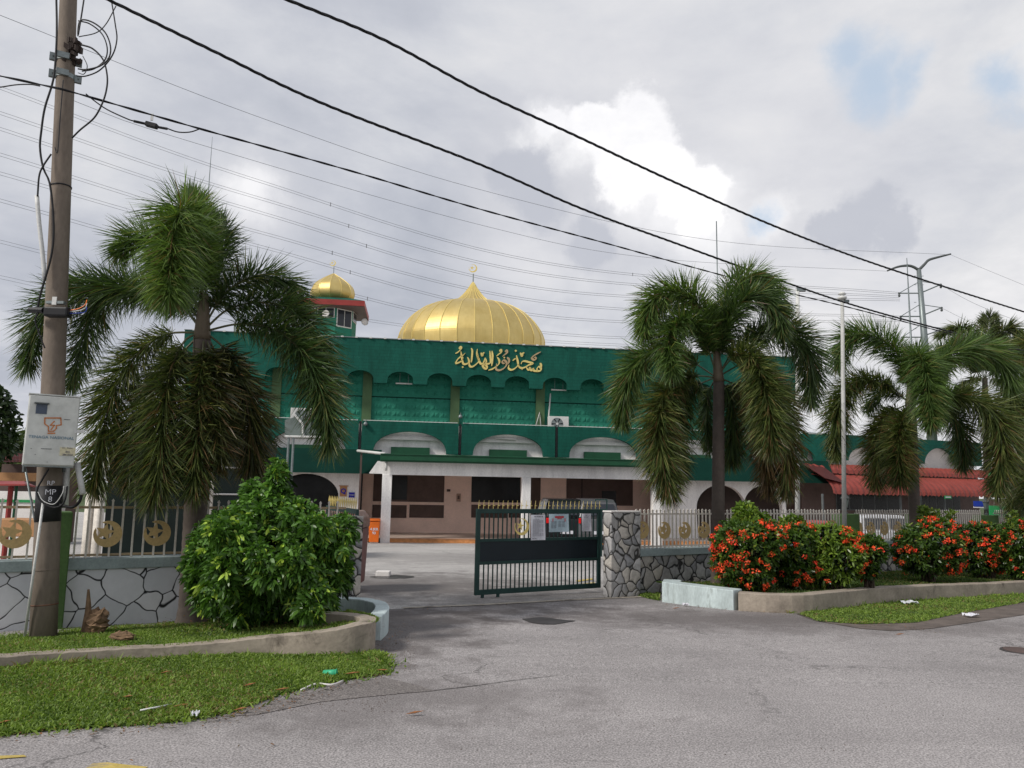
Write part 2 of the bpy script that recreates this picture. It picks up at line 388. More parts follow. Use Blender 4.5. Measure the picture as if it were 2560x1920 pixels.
sd = bpy.data.lights.new('sun', 'SUN'); sd.energy = 3.1; sd.angle = math.radians(10); sd.color = (1, .95, .88)
sun = bpy.data.objects.new('sun', sd); COL.objects.link(sun)
sdir = V((math.sin(SUN_ROT) * math.cos(SUN_EL), math.cos(SUN_ROT) * math.cos(SUN_EL), math.sin(SUN_EL)))
sun.rotation_euler = sdir.to_track_quat('Z', 'Y').to_euler()
scene.view_settings.view_transform = 'Standard'; scene.view_settings.look = 'None'; scene.view_settings.exposure = 0
scene.render.engine = 'CYCLES'; scene.cycles.max_bounces = 8; scene.cycles.diffuse_bounces = 6; scene.cycles.use_denoising = True

# ------------------------------------------------------------------ foliage meshes
LV = {'palm': [(0, .35), (.3, 1), (.65, .85), (1, .05)], 'leaf': [(0, .12), (.25, .8), (.55, 1), (.85, .55), (1, .04)],
      'blade': [(0, 1), (.55, .7), (1, .05)], 'petal': [(0, .4), (.5, 1), (1, .3)]}
def leaves(P, Dr, L, W, col, shape='leaf', droop=.2, N=None):
    """many small leaf blades -> verts, faces, colours"""
    n = len(P); pr = LV[shape]; k = len(pr)
    Dr = Dr / np.linalg.norm(Dr, axis=1, keepdims=True)
    if N is None: N = rng.normal(size=(n, 3)); 
    S = np.cross(Dr, N); S /= np.linalg.norm(S, axis=1, keepdims=True) + 1e-9
    vs = np.zeros((n, k, 2, 3)); L = L.reshape(-1, 1); W = W.reshape(-1, 1)
    dr = np.broadcast_to(np.asarray(droop, dtype=float).reshape(-1, 1), (n, 1)) if np.ndim(droop) else droop
    for i, (t, w_) in enumerate(pr):
        c = P + Dr * L * t + np.array([0, 0, -1.]) * (L * dr * t * t)
        vs[:, i, 0] = c - S * W * w_ / 2; vs[:, i, 1] = c + S * W * w_ / 2
    idx = np.arange(n * k * 2).reshape(n, k, 2)
    f = np.stack([idx[:, :-1, 0], idx[:, :-1, 1], idx[:, 1:, 1], idx[:, 1:, 0]], -1).reshape(-1, 4)
    C = np.repeat(col[:, None, :], k * 2, 1).reshape(-1, 3)
    return vs.reshape(-1, 3), f, C
def leafobj(name, parts, mt, parent=None, org=None):
    v = []; f = []; c = []; b = 0
    for (a, q, d) in parts: v.append(a); f.append(q + b); c.append(d); b += len(a)
    return link_mesh(name, np.concatenate(v), np.concatenate(f), mt, parent, True, np.concatenate(c), org)

def frond(name, pts, parent, LL=.5, W=.022, c0=(.05, .09, .025), c1=(.10, .14, .035), dens=1.0, dry=0.0, bare=.14, rach=.016, flat=False):
    n = 260; A = cr(pts, n); T = np.gradient(A, axis=0); T /= np.linalg.norm(T, axis=1, keepdims=True)
    length = np.linalg.norm(np.diff(A, axis=0), axis=1).sum()
    m = int(length * 600 * dens); LL = LL * 1.2
    t = rng.random(m) * (1 - bare) + bare
    i = np.clip((t * (n - 1)).astype(int), 0, n - 1)
    P = A[i]; Tt = T[i]
    ref = np.array([0.31, 0.2, 1.0]); a = np.cross(Tt, ref); a /= np.linalg.norm(a, axis=1, keepdims=True); b = np.cross(Tt, a)
    th = rng.random(m) * 2 * PI
    if flat:
        th = np.where(rng.random(m) < .5, 0, PI) + rng.normal(0, .35, m)
    rad = a * np.cos(th)[:, None] + b * np.sin(th)[:, None]
    tt = (t - bare) / (1 - bare)
    ang = np.radians(66 - 30 * tt ** 1.5 + rng.normal(0, 13, m))
    Dr = Tt * np.cos(ang)[:, None] + rad * np.sin(ang)[:, None]
    prof = np.clip(.45 + 1.5 * tt, 0, 1) * np.clip(1.25 - tt ** 3 * .75, 0, 1)
    L = LL * prof * rng.uniform(.72, 1.08, m)
    mixv = (rng.random(m) ** 1.3)[:, None]
    col = np.array(c0) * (1 - mixv) + np.array(c1) * mixv
    col *= rng.uniform(.6, 1.35, (m, 1)); ol = rng.random(m) < .06; col[ol] = np.array([.20, .20, .07])
    isdry = rng.random(m) < dry * (.3 + tt)
    col[isdry] = np.array([.16, .10, .045]) * rng.uniform(.6, 1.2, (isdry.sum(), 1))
    part = leaves(P, Dr, L, np.full(m, W) * rng.uniform(.7, 1.2, m), col, 'palm', rng.uniform(.0, .30, m))
    mb = MB(); rs = [rach * (1 - .8 * k / 30) for k in range(31)]
    mb.tube([A[int(k / 30 * (n - 1))] for k in range(31)], rs, 5)
    rv = np.array(mb.v); rf = [f for f in mb.f if len(f) == 4]
    part2 = (rv, np.array(rf), np.tile(np.array([.13, .13, .07]), (len(rv), 1)))
    return leafobj(name, [part, part2], m_leafy, parent)

def palm(base, top, label, r0, r1, fr, Ycrown, group='foxtail palms along the fence', name='palm_tree', LL=.5, W=.0175, shaft_top=None, rings=True, flat=False):
    base = V(base); top = V(top); T = thing(name, base, label, 'palm tree', group)
    n = 60; pts = [base.lerp(top, i / n) for i in range(n + 1)]
    rs = []
    for i in range(n + 1):
        t = i / n; r = r0 * (1 - t) + r1 * t + r0 * .35 * max(0, 1 - t * 12) ** 2
        rs.append(r * (1.0 + (.025 if i % 2 else -.01)))
    MB().tube(pts, rs, 16).build('trunk', m_trunk, T, True)
    if shaft_top is not None:
        st = V(shaft_top); MB().tube([top.lerp(st, i / 8) for i in range(9)], [r1 * 1.05 * (1 - .06 * i) for i in range(9)], 12).build('crownshaft', m_shaft, T, True)
    for f in fr:
        frond('frond', f['p'], T, f.get('L', LL), W, f.get('c0', (.032, .06, .018)), f.get('c1', (.085, .13, .035)), f.get('d', 1.0), f.get('dry', 0.03), f.get('bare', .14), flat=flat)
    return T

# ------------------------------------------------------------------ the ground
def sheet(name, pts, mt, dz, kind='structure', label=None, cat=None):
    """polygon given by world XY, draped over the slope in strips of Y"""
    import bmesh
    bm = bmesh.new(); vs = [bm.verts.new((p[0], p[1], 0)) for p in pts]; bm.faces.new(vs)
    bmesh.ops.triangulate(bm, faces=bm.faces[:])
    for yc in (7, 34):
        bmesh.ops.bisect_plane(bm, geom=bm.verts[:] + bm.edges[:] + bm.faces[:], plane_co=(0, yc, 0), plane_no=(0, 1, 0))
    for v in bm.verts: v.co.z = gz(v.co.y) + dz
    bm.normal_update()
    if sum(f.normal.z for f in bm.faces) < 0: bmesh.ops.reverse_faces(bm, faces=bm.faces[:])
    me = bpy.data.meshes.new(name); bm.to_mesh(me); bm.free(); me.materials.append(mt)
    o = bpy.data.objects.new(name, me); COL.objects.link(o); ORG[o.name] = V((0, 0, 0))
    return tag(o, label, cat, None, kind) if kind else tag(o, label, cat)
WP = V((0, 12.75, 0)); WD = V((1, .63, 0)).normalized(); WN = V((WD.y, -WD.x, 0))   # boundary wall line, WN towards the camera
def wall_y(x): return 12.75 + .63 * x
def W_at(px, off=0):                     # point of the wall line (moved towards camera by off) at pixel column px, at horizon height
    return onplane(px, 1225, WP + WN * off, WD)
def W_z(px, py, off=0): return onplane(px, py, WP + WN * off, WD).z

st = [(tuple(G(985, 1570)), 1.9, .8, (1.3, .7, 1)), (tuple(G(1060, 1500)), 2.2, .6, (.7, .8, 1)), (tuple(G(760, 1740)), 1.5, .5, (.55, 1.3, 1)), (tuple(G(1800, 1540)), 1.6, .5, (.4, 1.4, 1)), (tuple(G(2100, 1560)), 2.2, .5, (.35, 1.6, 1)), (tuple(G(1350, 1500)), 1.8, .35, (.5, 1.5, 1))]
m_road = asphalt('asphalt', (.318, .296, .290), st)
m_yard = asphalt('courtyard_asphalt', (.43, .41, .39), [(tuple(G(1000, 1455)), 2.8, .7, (.6, .9, 1)), (tuple(G(1120, 1480)), 2.4, .6, (.4, .9, 1)), (tuple(G(1300, 1400)), 3, .35, (.3, .8, 1))])
sheet('ground', [(-900, -60), (900, -60), (900, 1500), (-900, 1500)], m_field, -.03)
sheet('road', [(-60, -20), (60, -20), (60, wall_y(60)), (0, wall_y(0)), (-20, wall_y(-20)), (-60, wall_y(-20))], m_road, 0)
sheet('courtyard', [(-19, wall_y(-19)), (0, wall_y(0)), (38, wall_y(38)), (70, 60), (-40, 60)], m_yard, .004)
# gate threshold strip of pale concrete
a, b = G(1010, 1522), G(1650, 1492)
dd = (b - a).normalized(); nn_ = V((-dd.y, dd.x, 0))
m_thr = mat('threshold_concrete', (.40, .36, .30), .85, .35, 4, stain=((.12, .10, .085), .5), bmp=.5)
p1 = [a, a.lerp(b, .25) - nn_ * .05, a.lerp(b, .6) + nn_ * .03, b]
sheet('pavement_strip', [tuple(p)[:2] for p in p1] + [tuple(p + nn_ * .14)[:2] for p in reversed(p1)], m_thr, .008)

# curved helper: polygon from pixels on the ground
def gpoly(px_list, dz=0): return [tuple(G(x, y))[:2] for (x, y) in px_list]
verge_l = [(-200, 1868), (0, 1842), (164, 1824), (323, 1816), (447, 1806), (572, 1784), (640, 1760), (696, 1739), (796, 1714), (900, 1696), (970, 1684), (978, 1664), (950, 1638), (921, 1628), (850, 1634), (746, 1634), (560, 1636), (300, 1645), (149, 1655), (0, 1666), (-200, 1690)]
vl = gpoly(verge_l); sheet('grass_verge_soil', vl, m_turf, .006)
verge_r = [(1996, 1536), (2050, 1555), (2150, 1562), (2290, 1558), (2400, 1535), (2560, 1507), (2760, 1480), (2760, 1462), (2560, 1482), (2244, 1503), (2030, 1528)]
vr = gpoly(verge_r); sheet('verge_soil', gpoly([(1990, 1535), (2040, 1553), (2150, 1572), (2230, 1578), (2330, 1572), (2560, 1538), (2760, 1512), (2760, 1475), (2560, 1495), (2244, 1503), (2030, 1530)]), m_soil, .006)
sheet('verge_turf', vr, m_turf, .010)

def inpoly(P, poly):
    x, y = P[:, 0], P[:, 1]; c = np.zeros(len(P), bool); n = len(poly); j = n - 1
    for i in range(n):
        xi, yi = poly[i]; xj, yj = poly[j]
        m_ = ((yi > y) != (yj > y)) & (x < (xj - xi) * (y - yi) / (yj - yi + 1e-12) + xi); c ^= m_; j = i
    return c
def grass_pts(poly, n):
    A = np.array(poly); mn, mx = A.min(0), A.max(0); P = rng.uniform(mn, mx, (n, 2)); P = P[inpoly(P, poly)]
    z = np.array([gz(y) for y in P[:, 1]]); return np.c_[P, z + .005]
def grass(name, P, label, h=.06, W=.011, c0=(.06, .11, .018), c1=(.25, .35, .065), dry=.06, patch=1.0):
    n = len(P); Dr = np.c_[rng.normal(0, .75, (n, 2)), np.ones(n)]
    ph = np.sin(P[:, 0] * 3.1 * patch + 1.3) * np.cos(P[:, 1] * 4.3 * patch) * .5 + np.sin(P[:, 0] * 9 + P[:, 1] * 7) * .25
    ph2 = np.sin(P[:, 0] * 1.1 + P[:, 1] * 2.3 + 2) + .6 * np.sin(P[:, 0] * 2.7 - P[:, 1] * 5.1); dry = np.clip(dry + .09 * ph2, .02, .4)
    L = h * rng.uniform(.5, 1.3, n) * (1 + .45 * ph)
    m_ = np.clip(rng.random(n) * .8 + .25 * ph + .1, 0, 1)[:, None]
    col = np.array(c0) * (1 - m_) + np.array(c1) * m_; k = rng.random(n) < dry; col[k] = np.array([.22, .17, .07])
    o = leafobj(name, [leaves(P, Dr, L, np.full(n, W) * rng.uniform(.7, 1.5, n), col, 'blade', .35)], m_grassm)
    return tag(o, label, 'grass', None, 'stuff')
pl = grass_pts(vl, 170000); pl = pl[pl[:, 1] > 3.2]
ke = rng.random(len(pl)) < .92; jj = rng.random(len(pl)) < .3; pl[jj, :2] += rng.normal(0, .06, (jj.sum(), 2))
grass('verge_grass', pl[ke], 'rough green grass on the verge between kerb and road', .06, .014)
grass('verge_grass', grass_pts(vr, 150000), 'strip of green grass below the concrete kerb on the right', .06, .014)

# ------------------------------------------------------------------ planters
def wallpath(name, pts, hs, th, mt, label, cat, base_pts=None):
    """low wall along ground points (outer face), height hs, thickness th to the left of travel; one mesh"""
    n = len(pts); mb = MB(); vs = []
    for i in range(n):
        d = (pts[min(i + 1, n - 1)] - pts[max(i - 1, 0)]); d.z = 0; d.normalize(); nrm = V((-d.y, d.x, 0))
        b = pts[i]; bb = V((b.x, b.y, gz(b.y) - .05)); top = V((b.x, b.y, hs[i])); q = random.uniform(-.004, .004)
        vs += [bb, top + V((0, 0, q)), top + nrm * th + V((0, 0, q)), bb + nrm * th]
    fs = []
    for i in range(n - 1):
        for k in range(4): fs.append((i * 4 + k, i * 4 + (k + 1) % 4, (i + 1) * 4 + (k + 1) % 4, (i + 1) * 4 + k))
    fs += [(3, 2, 1, 0), tuple((n - 1) * 4 + k for k in range(4))]
    mb.add(vs, fs); o = mb.build(name, mt, None, False, bevel=.012); return tag(o, label, cat)
# left: outer face from far left round the end and back
L_px = [(-300, 1700, .10), (0, 1674, .105), (149, 1664, .11), (300, 1655, .115), (440, 1648, .12), (560, 1643, .14), (675, 1640, .18), (802, 1642, .235), (870, 1640, .275), (905, 1637, .30)]
Lp = []; Lh = []
for (x, y, h) in L_px: Lp.append(G(x, y)); Lh.append(gz(Lp[-1].y) + h)
e = Lp[-1]
for (dx, dy) in ((.035, .03), (.07, .12), (.08, .28), (.04, .46), (-.08, .62), (-.26, .74), (-.5, .80), (-.8, .83)):
    q = V((e.x + dx, e.y + dy, 0)); Lp.append(q); Lh.append(Lh[9] - .005)
A = cr([V((p.x, p.y, h)) for p, h in zip(Lp, Lh)], 90)
wallpath('planter_kerb', [V((a[0], a[1], 0)) for a in A], [a[2] for a in A], .17, m_conc, 'grey concrete planter kerb with rounded end round the big leafy bush', 'kerb')
inner = [V((a[0], a[1], a[2] - .03)) for a in A]
# pale blue painted curb beside it
b0 = G(952, 1601)
bp = [V((-1.30, 9.85, 0)), V((-1.9, 9.75, 0))]
P_b = [b0 + V((0, 0, 0)), b0 + V((-.0, .45, 0)), b0 + V((-.05, .85, 0)), b0 + V((-.16, 1.15, 0)), b0 + V((-.36, 1.38, 0)), b0 + V((-.62, 1.5, 0)), b0 + V((-1.0, 1.52, 0)), b0 + V((-1.5, 1.5, 0))]
B_ = cr([V((p.x, p.y, .21)) for p in P_b[:7]], 40)
wallpath('painted_kerb', [V((a[0], a[1], 0)) for a in B_], [a[2] for a in B_], .17, m_blue, 'pale blue painted kerb curving beside the left planter at the driveway', 'kerb')
# ruled planter soil to the wall foot
def ruled(name, Pa, Pb, mt, label=None):
    n = len(Pa); K = 8; vs = []; fs = []
    for i in range(n):
        for k in range(K + 1): vs.append(V(Pa[i]).lerp(V(Pb[i]), k / K))
    for i in range(n - 1):
        for k in range(K): a = i * (K + 1) + k; fs.append((a, a + K + 1, a + K + 2, a + 1))
    o = MB().add(vs, fs).build(name, mt, None, True); o['kind'] = 'structure'; return o
def ruled_pts(Pa, Pb, n, s0=0, s1=1):
    m_ = len(Pa); s = rng.uniform(s0, s1, n) * (m_ - 1.001); i = s.astype(int); f = (s - i)[:, None]; t = rng.random(n)[:, None]
    A_ = np.array([tuple(p) for p in Pa]); B__ = np.array([tuple(p) for p in Pb])
    a = A_[i] * (1 - f) + A_[i + 1] * f; b = B__[i] * (1 - f) + B__[i + 1] * f
    return a * (1 - t) + b * t + np.array([0, 0, .005]), t[:, 0]
NA = 52
Pa = [V(a) for a in cr([i + V((0, .08, 0)) for i in inner[::3]], 60)]
endx = W_at(880).x
Pb = []
for k, p in enumerate(Pa):
    t = k / (len(Pa) - 1); x0 = W_at(-330).x; x = x0 + (endx - x0) * min(1, t * 1.12)
    Pb.append(V((x, wall_y(x) - .05, -.09 - .02 * t)))
ruled('planter_ground', Pa, Pb, m_turf)
gp, gt = ruled_pts(Pa, Pb, 90000, 0, .93)
bx = at(690, 1500, 9.5)
dist = np.hypot(gp[:, 0] - bx.x, (gp[:, 1] - bx.y + .3) * 1.2); gp = gp[(dist > 1.05) | (rng.random(len(gp)) < .18)]
grass('planter_grass', gp, 'green grass round the utility pole inside the left planter', .055, .012)

# right planter
R1 = [(1655, 1505), (1740, 1516), (1834, 1526)]
ztop = G(1834, 1526).z + (1526 - 1478) / F * G(1834, 1526).y
pts = [G(x, y) for (x, y) in R1]; left_back = pts[0] + V((.12, .45, 0))
wallpath('painted_kerb', [left_back, pts[0].lerp(left_back, .5)] + pts, [ztop] * 5, .30, m_blue, 'pale blue painted kerb block with a crack, left end of the flower bed', 'kerb')
R2 = [(1846, 1527), (1940, 1532), (2030, 1531), (2130, 1519), (2244, 1507), (2400, 1496), (2560, 1486), (2800, 1468)]
q = [G(x, y) for (x, y) in R2]; A2 = cr(q, 60)
hs2 = [gz(a[1]) + .27 + (.0 if i < 15 else -.03 * min(1, (i - 15) / 20)) for i, a in enumerate(A2)]
wallpath('planter_kerb', [V(a) for a in A2], hs2, .22, m_conc, 'long concrete kerb holding the flower bed on the right', 'kerb')
allr = [V((p.x, p.y, ztop - .04)) for p in pts] + [V((a[0], a[1], h - .04)) for a, h in zip(A2[::4], hs2[::4])]
allr = [p + V((-.05, .2, 0)) for p in allr]
Pa2 = [V(a) for a in cr(allr, 50)]; Pb2 = []
for k, p in enumerate(Pa2):
    t = k / 49; x = W_at(1680).x * (1 - t) + W_at(2800).x * t; Pb2.append(V((x, wall_y(x) - .05, -.03 - .12 * t)))
ruled('flowerbed_ground', Pa2, Pb2, m_turf)
gp2, _ = ruled_pts(Pa2, Pb2, 60000)
grass('flowerbed_grass', gp2, 'low grass and weeds under the red flowering shrubs', .055, .016, (.03, .06, .012), (.10, .16, .03), .12)
gpx = grass_pts(gpoly([(1590, 1480), (1648, 1478), (1648, 1503), (1600, 1492)]), 3000)
grass('weed_patch', gpx, 'small patch of green weeds at the foot of the stone pillar', .09, .02)

tf = []
for (x0, y0, x1, y1) in ((0, 1676, 440, 1650), (440, 1650, 900, 1640), (905, 1640, 960, 1660)):
    for k in range(46):
        t = random.random(); g_ = G(x0 + (x1 - x0) * t, y0 + (y1 - y0) * t + random.uniform(-1, 5)); m_ = random.randint(4, 12)
        for j in range(m_): tf.append((g_.x + random.gauss(0, .025), g_.y + random.gauss(0, .02), g_.z))
for k in range(90):
    t = random.random(); i_ = int(t * 58); g_ = A2[i_]; 
    for j in range(8): tf.append((g_[0] + random.gauss(0, .05), g_[1] - .03 - abs(random.gauss(0, .03)), gz(g_[1])))
tf = [t for t in tf if not (t[0] > 2.5 and t[0] < 4.2)]
grass('grass_tuft', np.array(tf), 'taller grass tufts growing against the foot of the concrete kerbs', .13, .014)
# ------------------------------------------------------------------ boundary wall
def wp(s, z, off=0): p = WP + WD * s + WN * off; return V((p.x, p.y, z))
def S(px): return (W_at(px) - WP).dot(WD)
def wallseg(pxa, pxb, mt, zc, label, thick=.2):
    s0, s1 = S(pxa), S(pxb); zb = -.6
    T = thing('stone_wall', wp((s0 + s1) / 2, gz(wp((s0 + s1) / 2, 0).y)), label, 'wall')
    MB().prism([wp(s0, zb), wp(s1, zb), wp(s1, zc - .13), wp(s0, zc - .13)], -WN * thick).build('stone_face', mt, T)
    MB().prism([wp(s0, zc - .13, .035), wp(s1, zc - .13, .035), wp(s1, zc, .035), wp(s0, zc, .035)], -WN * (thick + .07)).build('coping', m_coping, T, bevel=.01)
ZL = W_z(300, 1394); ZR = W_z(1700, 1369.5)
wallseg(-330, 152, m_whitestone, ZL, 'white crazy paved wall left of the green pillar, behind the utility pole')
wallseg(185, 874, m_whitestone, ZL, 'white crazy paved wall with black joints behind the leafy bush')
wallseg(1592, 2104, m_greystone, ZR, 'grey rubble stone wall right of the gate pillar')
wallseg(2142, 2288, m_greystone, ZR, 'short grey rubble stone wall behind the flower bed, between two green posts')
wallseg(2318, 2457, m_greystone, ZR, 'grey rubble stone wall behind the second group of red flower shrubs')
wallseg(2488, 2760, m_greystone, ZR, 'grey rubble stone wall at the right edge')
def pillar(pxa, pxb, ztop, mt, label, depth=.35, fwd=.06, name='fence_pillar', lamp=False, cap=False):
    s0, s1 = S(pxa), S(pxb); T = thing(name, wp((s0 + s1) / 2, gz(wp((s0 + s1) / 2, 0).y)), label, 'pillar')
    MB().prism([wp(s0, -.6, fwd), wp(s1, -.6, fwd), wp(s1, ztop, fwd), wp(s0, ztop, fwd)], -WN * depth).build('shaft', mt, T, bevel=.015)
    if cap:
        MB().prism([wp(s0 - .01, ztop, fwd + .01), wp(s1 + .01, ztop, fwd + .01), wp(s1 + .01, ztop + .03, fwd + .01), wp(s0 - .01, ztop + .03, fwd + .01)], -WN * (depth + .02)).build('cap', m_neutral, T, bevel=.01)
    if lamp:
        c = wp((s0 + s1) / 2, ztop, -.1)
        l = thing('lantern', c, lamp, 'lamp', 'lanterns on the green posts')
        MB().lathe(c, [(.05, 0), (.05, .03), (.02, .05), (.02, .12), (.06, .14), (.06, .16)], 8).build('stand', m_lantern, l)
        MB().lathe(c + V((0, 0, .16)), [(.055, 0), (.085, .18)], 6).build('glass', m_greycloth, l)
        MB().lathe(c + V((0, 0, .34)), [(.11, 0), (.05, .08), (.015, .1), (.015, .14)], 6).build('roof', m_lantern, l)
pillar(152, 187, W_z(165, 1279), m_grnpillar, 'green painted pillar standing right behind the utility pole', .3, .1)
pillar(884, 906, W_z(890, 1290), m_greystone2, 'stone gate pillar left of the driveway half hidden by the bush', .3, .1, 'gate_pillar')
pillar(1519, 1592, W_z(1545, 1281), m_greystone2, 'tall grey stone gate pillar at the right end of the open gate', .22, .1, 'gate_pillar', cap=True)
pillar(2103, 2141, W_z(2110, 1285), m_grnpillar, 'dull green post behind the white flagpole', .35, .05, lamp='grey lantern behind the taller flagpole')
pillar(2288, 2318, W_z(2300, 1286), m_grnpillar, 'dull green post beside the middle palm trunk on the right', .35, .05, lamp='grey lantern just right of the palm trunk with the red awning behind')
pillar(2457, 2488, W_z(2470, 1288), m_grnpillar, 'dull green post among the red flowers near the right edge', .35, .05, lamp='grey lantern nearest the right edge of the fence')

def emblem_pts(c, r, ax, az, ang=0.0, thin=False):
    """crescent outline + star outline in plane ax, az"""
    def P(x, y): return c + ax * (x * math.cos(ang) - y * math.sin(ang)) * r + az * (x * math.sin(ang) + y * math.cos(ang)) * r
    cres = [P(math.cos(t), math.sin(t)) for t in np.linspace(math.radians(118), math.radians(-208), 34)]
    cx, cy, ri = (-.13, .13, .80) if thin else (-.20, .20, .60)
    a0 = math.atan2(math.sin(math.radians(-208)) - cy, math.cos(math.radians(-208)) - cx); a1 = math.atan2(math.sin(math.radians(118)) - cy, math.cos(math.radians(118)) - cx)
    if a0 > 0: a0 -= 2 * PI
    cres += [P(cx + ri * math.cos(t), cy + ri * math.sin(t)) for t in np.linspace(a0, a1, 26)[1:-1]]
    star = []
    for k in range(10):
        rr_ = (.62, .2)[k % 2] if thin else (.70, .31)[k % 2]; t = math.radians(78 + 36 * k); star.append(P(-.22 + rr_ * math.cos(t), .14 + rr_ * math.sin(t)))
    return cres, star
def emblem(c, r, ax, az, n, mt, parent, name='crescent_emblem', ang=0.0, thin=False):
    a, b = emblem_pts(c, r, ax, az, ang, thin); mb = MB(); mb.prism(a, n * .008); mb.prism([p + n * .002 for p in b], n * .008)
    return mb.build(name, mt, parent)
def railing(pxa, pxb, z0, zr, ztip, sp, label, mt, mr, embs=(), er=.15, bw=.018, skip=None):
    s0, s1 = S(pxa), S(pxb); o = -.08
    T = thing('railing', wp((s0 + s1) / 2, z0, o), label, 'railing')
    for (n, z, h) in (('top_rail', zr, .03), ('bottom_rail', z0 + .035, .025)):
        MB().prism([wp(s0, z - h / 2, o + .012), wp(s1, z - h / 2, o + .012), wp(s1, z + h / 2, o + .012), wp(s0, z + h / 2, o + .012)], -WN * .024).build(n, mr, T)
    n = int((s1 - s0) / sp); proto = None
    for i in range(n + 1):
        s = s0 + sp * .4 + i * sp
        if s > s1 - .02: break
        if proto is None:
            mb = MB(); c = wp(s, 0, o + .022)
            mb.prism([wp(s - bw / 2, z0, o + .028), wp(s + bw / 2, z0, o + .028), wp(s + bw / 2, ztip - .035, o + .028), wp(s + bw * .9, ztip - .03, o + .028), wp(s, ztip, o + .028), wp(s - bw * .9, ztip - .03, o + .028), wp(s - bw / 2, ztip - .035, o + .028)], -WN * .014)
            proto = mb.build('picket', mt, T); ps_ = s
        else:
            c = proto.copy(); COL.objects.link(c); c.parent = T; c.location = WD * (s - ps_) + V((0, 0, random.uniform(-.006, .006)))
            c.rotation_euler = (0, random.uniform(-.003, .003), 0)
    for (px, py) in embs:
        p = onplane(px, py, WP + WN * .0, WD); emblem(p + WN * (-.025), er, WD, V((0, 0, 1)), WN, m_emb, T)
    return T
ZLr = W_z(300, 1269); ZRr = W_z(1700, 1285)
railing(-330, 150, ZL, ZLr, ZLr + .10, .145, 'cream railing with a crescent left of the utility pole', m_cream, m_rust, [(38, 1335), (-90, 1336)], .165, .022)
railing(188, 872, ZL, ZLr, ZLr + .10, .125, 'cream railing with two tan crescents behind the palm trunk', m_cream, m_rust, [(270, 1335), (394, 1333)], .158, .022)
railing(1592, 2104, ZR, ZRr, ZRr + .09, .098, 'long cream picket railing with four crescents right of the gate pillar', m_cream, m_cream, [(1608, 1325), (1663, 1326), (1714, 1326), (1762, 1325), (2084, 1318)], .155, .033)
railing(2142, 2287, ZR, ZRr, ZRr + .09, .098, 'cream picket railing with crescents between the flagpole and the palm', m_cream, m_cream, [(2148, 1321), (2179, 1322), (2213, 1321), (2247, 1320)], .155, .033)
railing(2318, 2456, ZR, ZRr, ZRr + .09, .098, 'cream picket railing above the second red flower shrubs', m_cream, m_cream, [], .155, .033)
railing(2488, 2760, ZR, ZRr, ZRr + .09, .098, 'cream picket railing at the right edge', m_cream, m_cream, [], .155, .033)

# ------------------------------------------------------------------ the open gate
gA = G(1186, 1496); gB = G(1500, 1481)
gd = (gB - gA); gl = gd.length; gx = V((gd.x, gd.y, 0)).normalized(); gn = V((gx.y, -gx.x, 0))
ztg = onplane(1188, 1272, gA, gx).z; zb = gA.z + .05
GT = thing('metal_gate', gA + gx * gl / 2, 'dark green metal gate leaf half open across the driveway', 'gate')
gL = (V((gB.x, gB.y, 0)) - V((gA.x, gA.y, 0))).length
def gp_(u, z, o=0): p = gA + gx * u + gn * o; return V((p.x, p.y, z))
def gbar(mb, u0, z0, u1, z1, th=.05, o=.025):
    mb.prism([gp_(u0, z0, o), gp_(u1, z0, o), gp_(u1, z1, o), gp_(u0, z1, o)], -gn * th)
Hg = ztg - zb
def zf(py): return onplane(1188, py, gA, gx).z
mb = MB(); gbar(mb, 0, zb, .075, ztg); gbar(mb, gL - .07, zb, gL, ztg); gbar(mb, .075, ztg - .075, gL - .07, ztg, .05, .023); gbar(mb, .075, zb, gL - .07, zb + .085, .05, .023)
z_a, z_b = zf(1352), zf(1408); gbar(mb, .075, z_a - .02, gL - .07, z_a + .03, .045, .021); gbar(mb, .075, z_b - .03, gL - .07, z_b + .02, .045, .021)
mb.build('frame', m_gate, GT, bevel=.004)
mb = MB(); gbar(mb, .077, z_b + .021, gL - .072, z_a - .021, .01, .005); mb.build('panel', m_gatep, GT)
nb_ = 27; bar = None
for (za, zc) in ((z_a + .03, ztg - .075), (zb + .085, z_b - .03)):
    bar = None
    for i in range(nb_):
        u = .075 + (gL - .145) * (i + 1) / (nb_ + 1)
        if bar is None:
            mb = MB(); gbar(mb, u - .009, za, u + .009, zc, .018, .009); bar = mb.build('bar', m_gate, GT); u_ = u
        else:
            c = bar.copy(); COL.objects.link(c); c.parent = GT; c.location = gx * (u - u_)
sp_ = None
for i in range(nb_ + 1):
    u = .04 + (gL - .06) * i / nb_
    if sp_ is None:
        mb = MB(); c = gp_(u, ztg); mb.tube([c, c + V((0, 0, .07))], .006, 5)
        mb.prism([c + V((0, 0, .05)) - gx * .008, c + V((0, 0, .05)) + gx * .034, c + V((0, 0, .062)) + gx * .034, c + V((0, 0, .066)) + gx * .004, c + V((0, 0, .145)) + gx * .008], gn * .008)
        sp_ = mb.build('spike', m_goldp, GT); u_ = u
    else:
        c = sp_.copy(); COL.objects.link(c); c.parent = GT; c.location = gx * (u - u_)
pe = onplane(1302, 1317, gA, gx)
emblem(pe + gn * .03, .145, gx, V((0, 0, 1)), gn, m_goldp, GT, 'crescent_emblem', .0, True)
MB().box(gp_(.15, zb - .04), .05, .03, .08, gx, gn).box(gp_(.45, zb - .04), .05, .03, .08, gx, gn).build('drop_bolt', m_gate, GT)
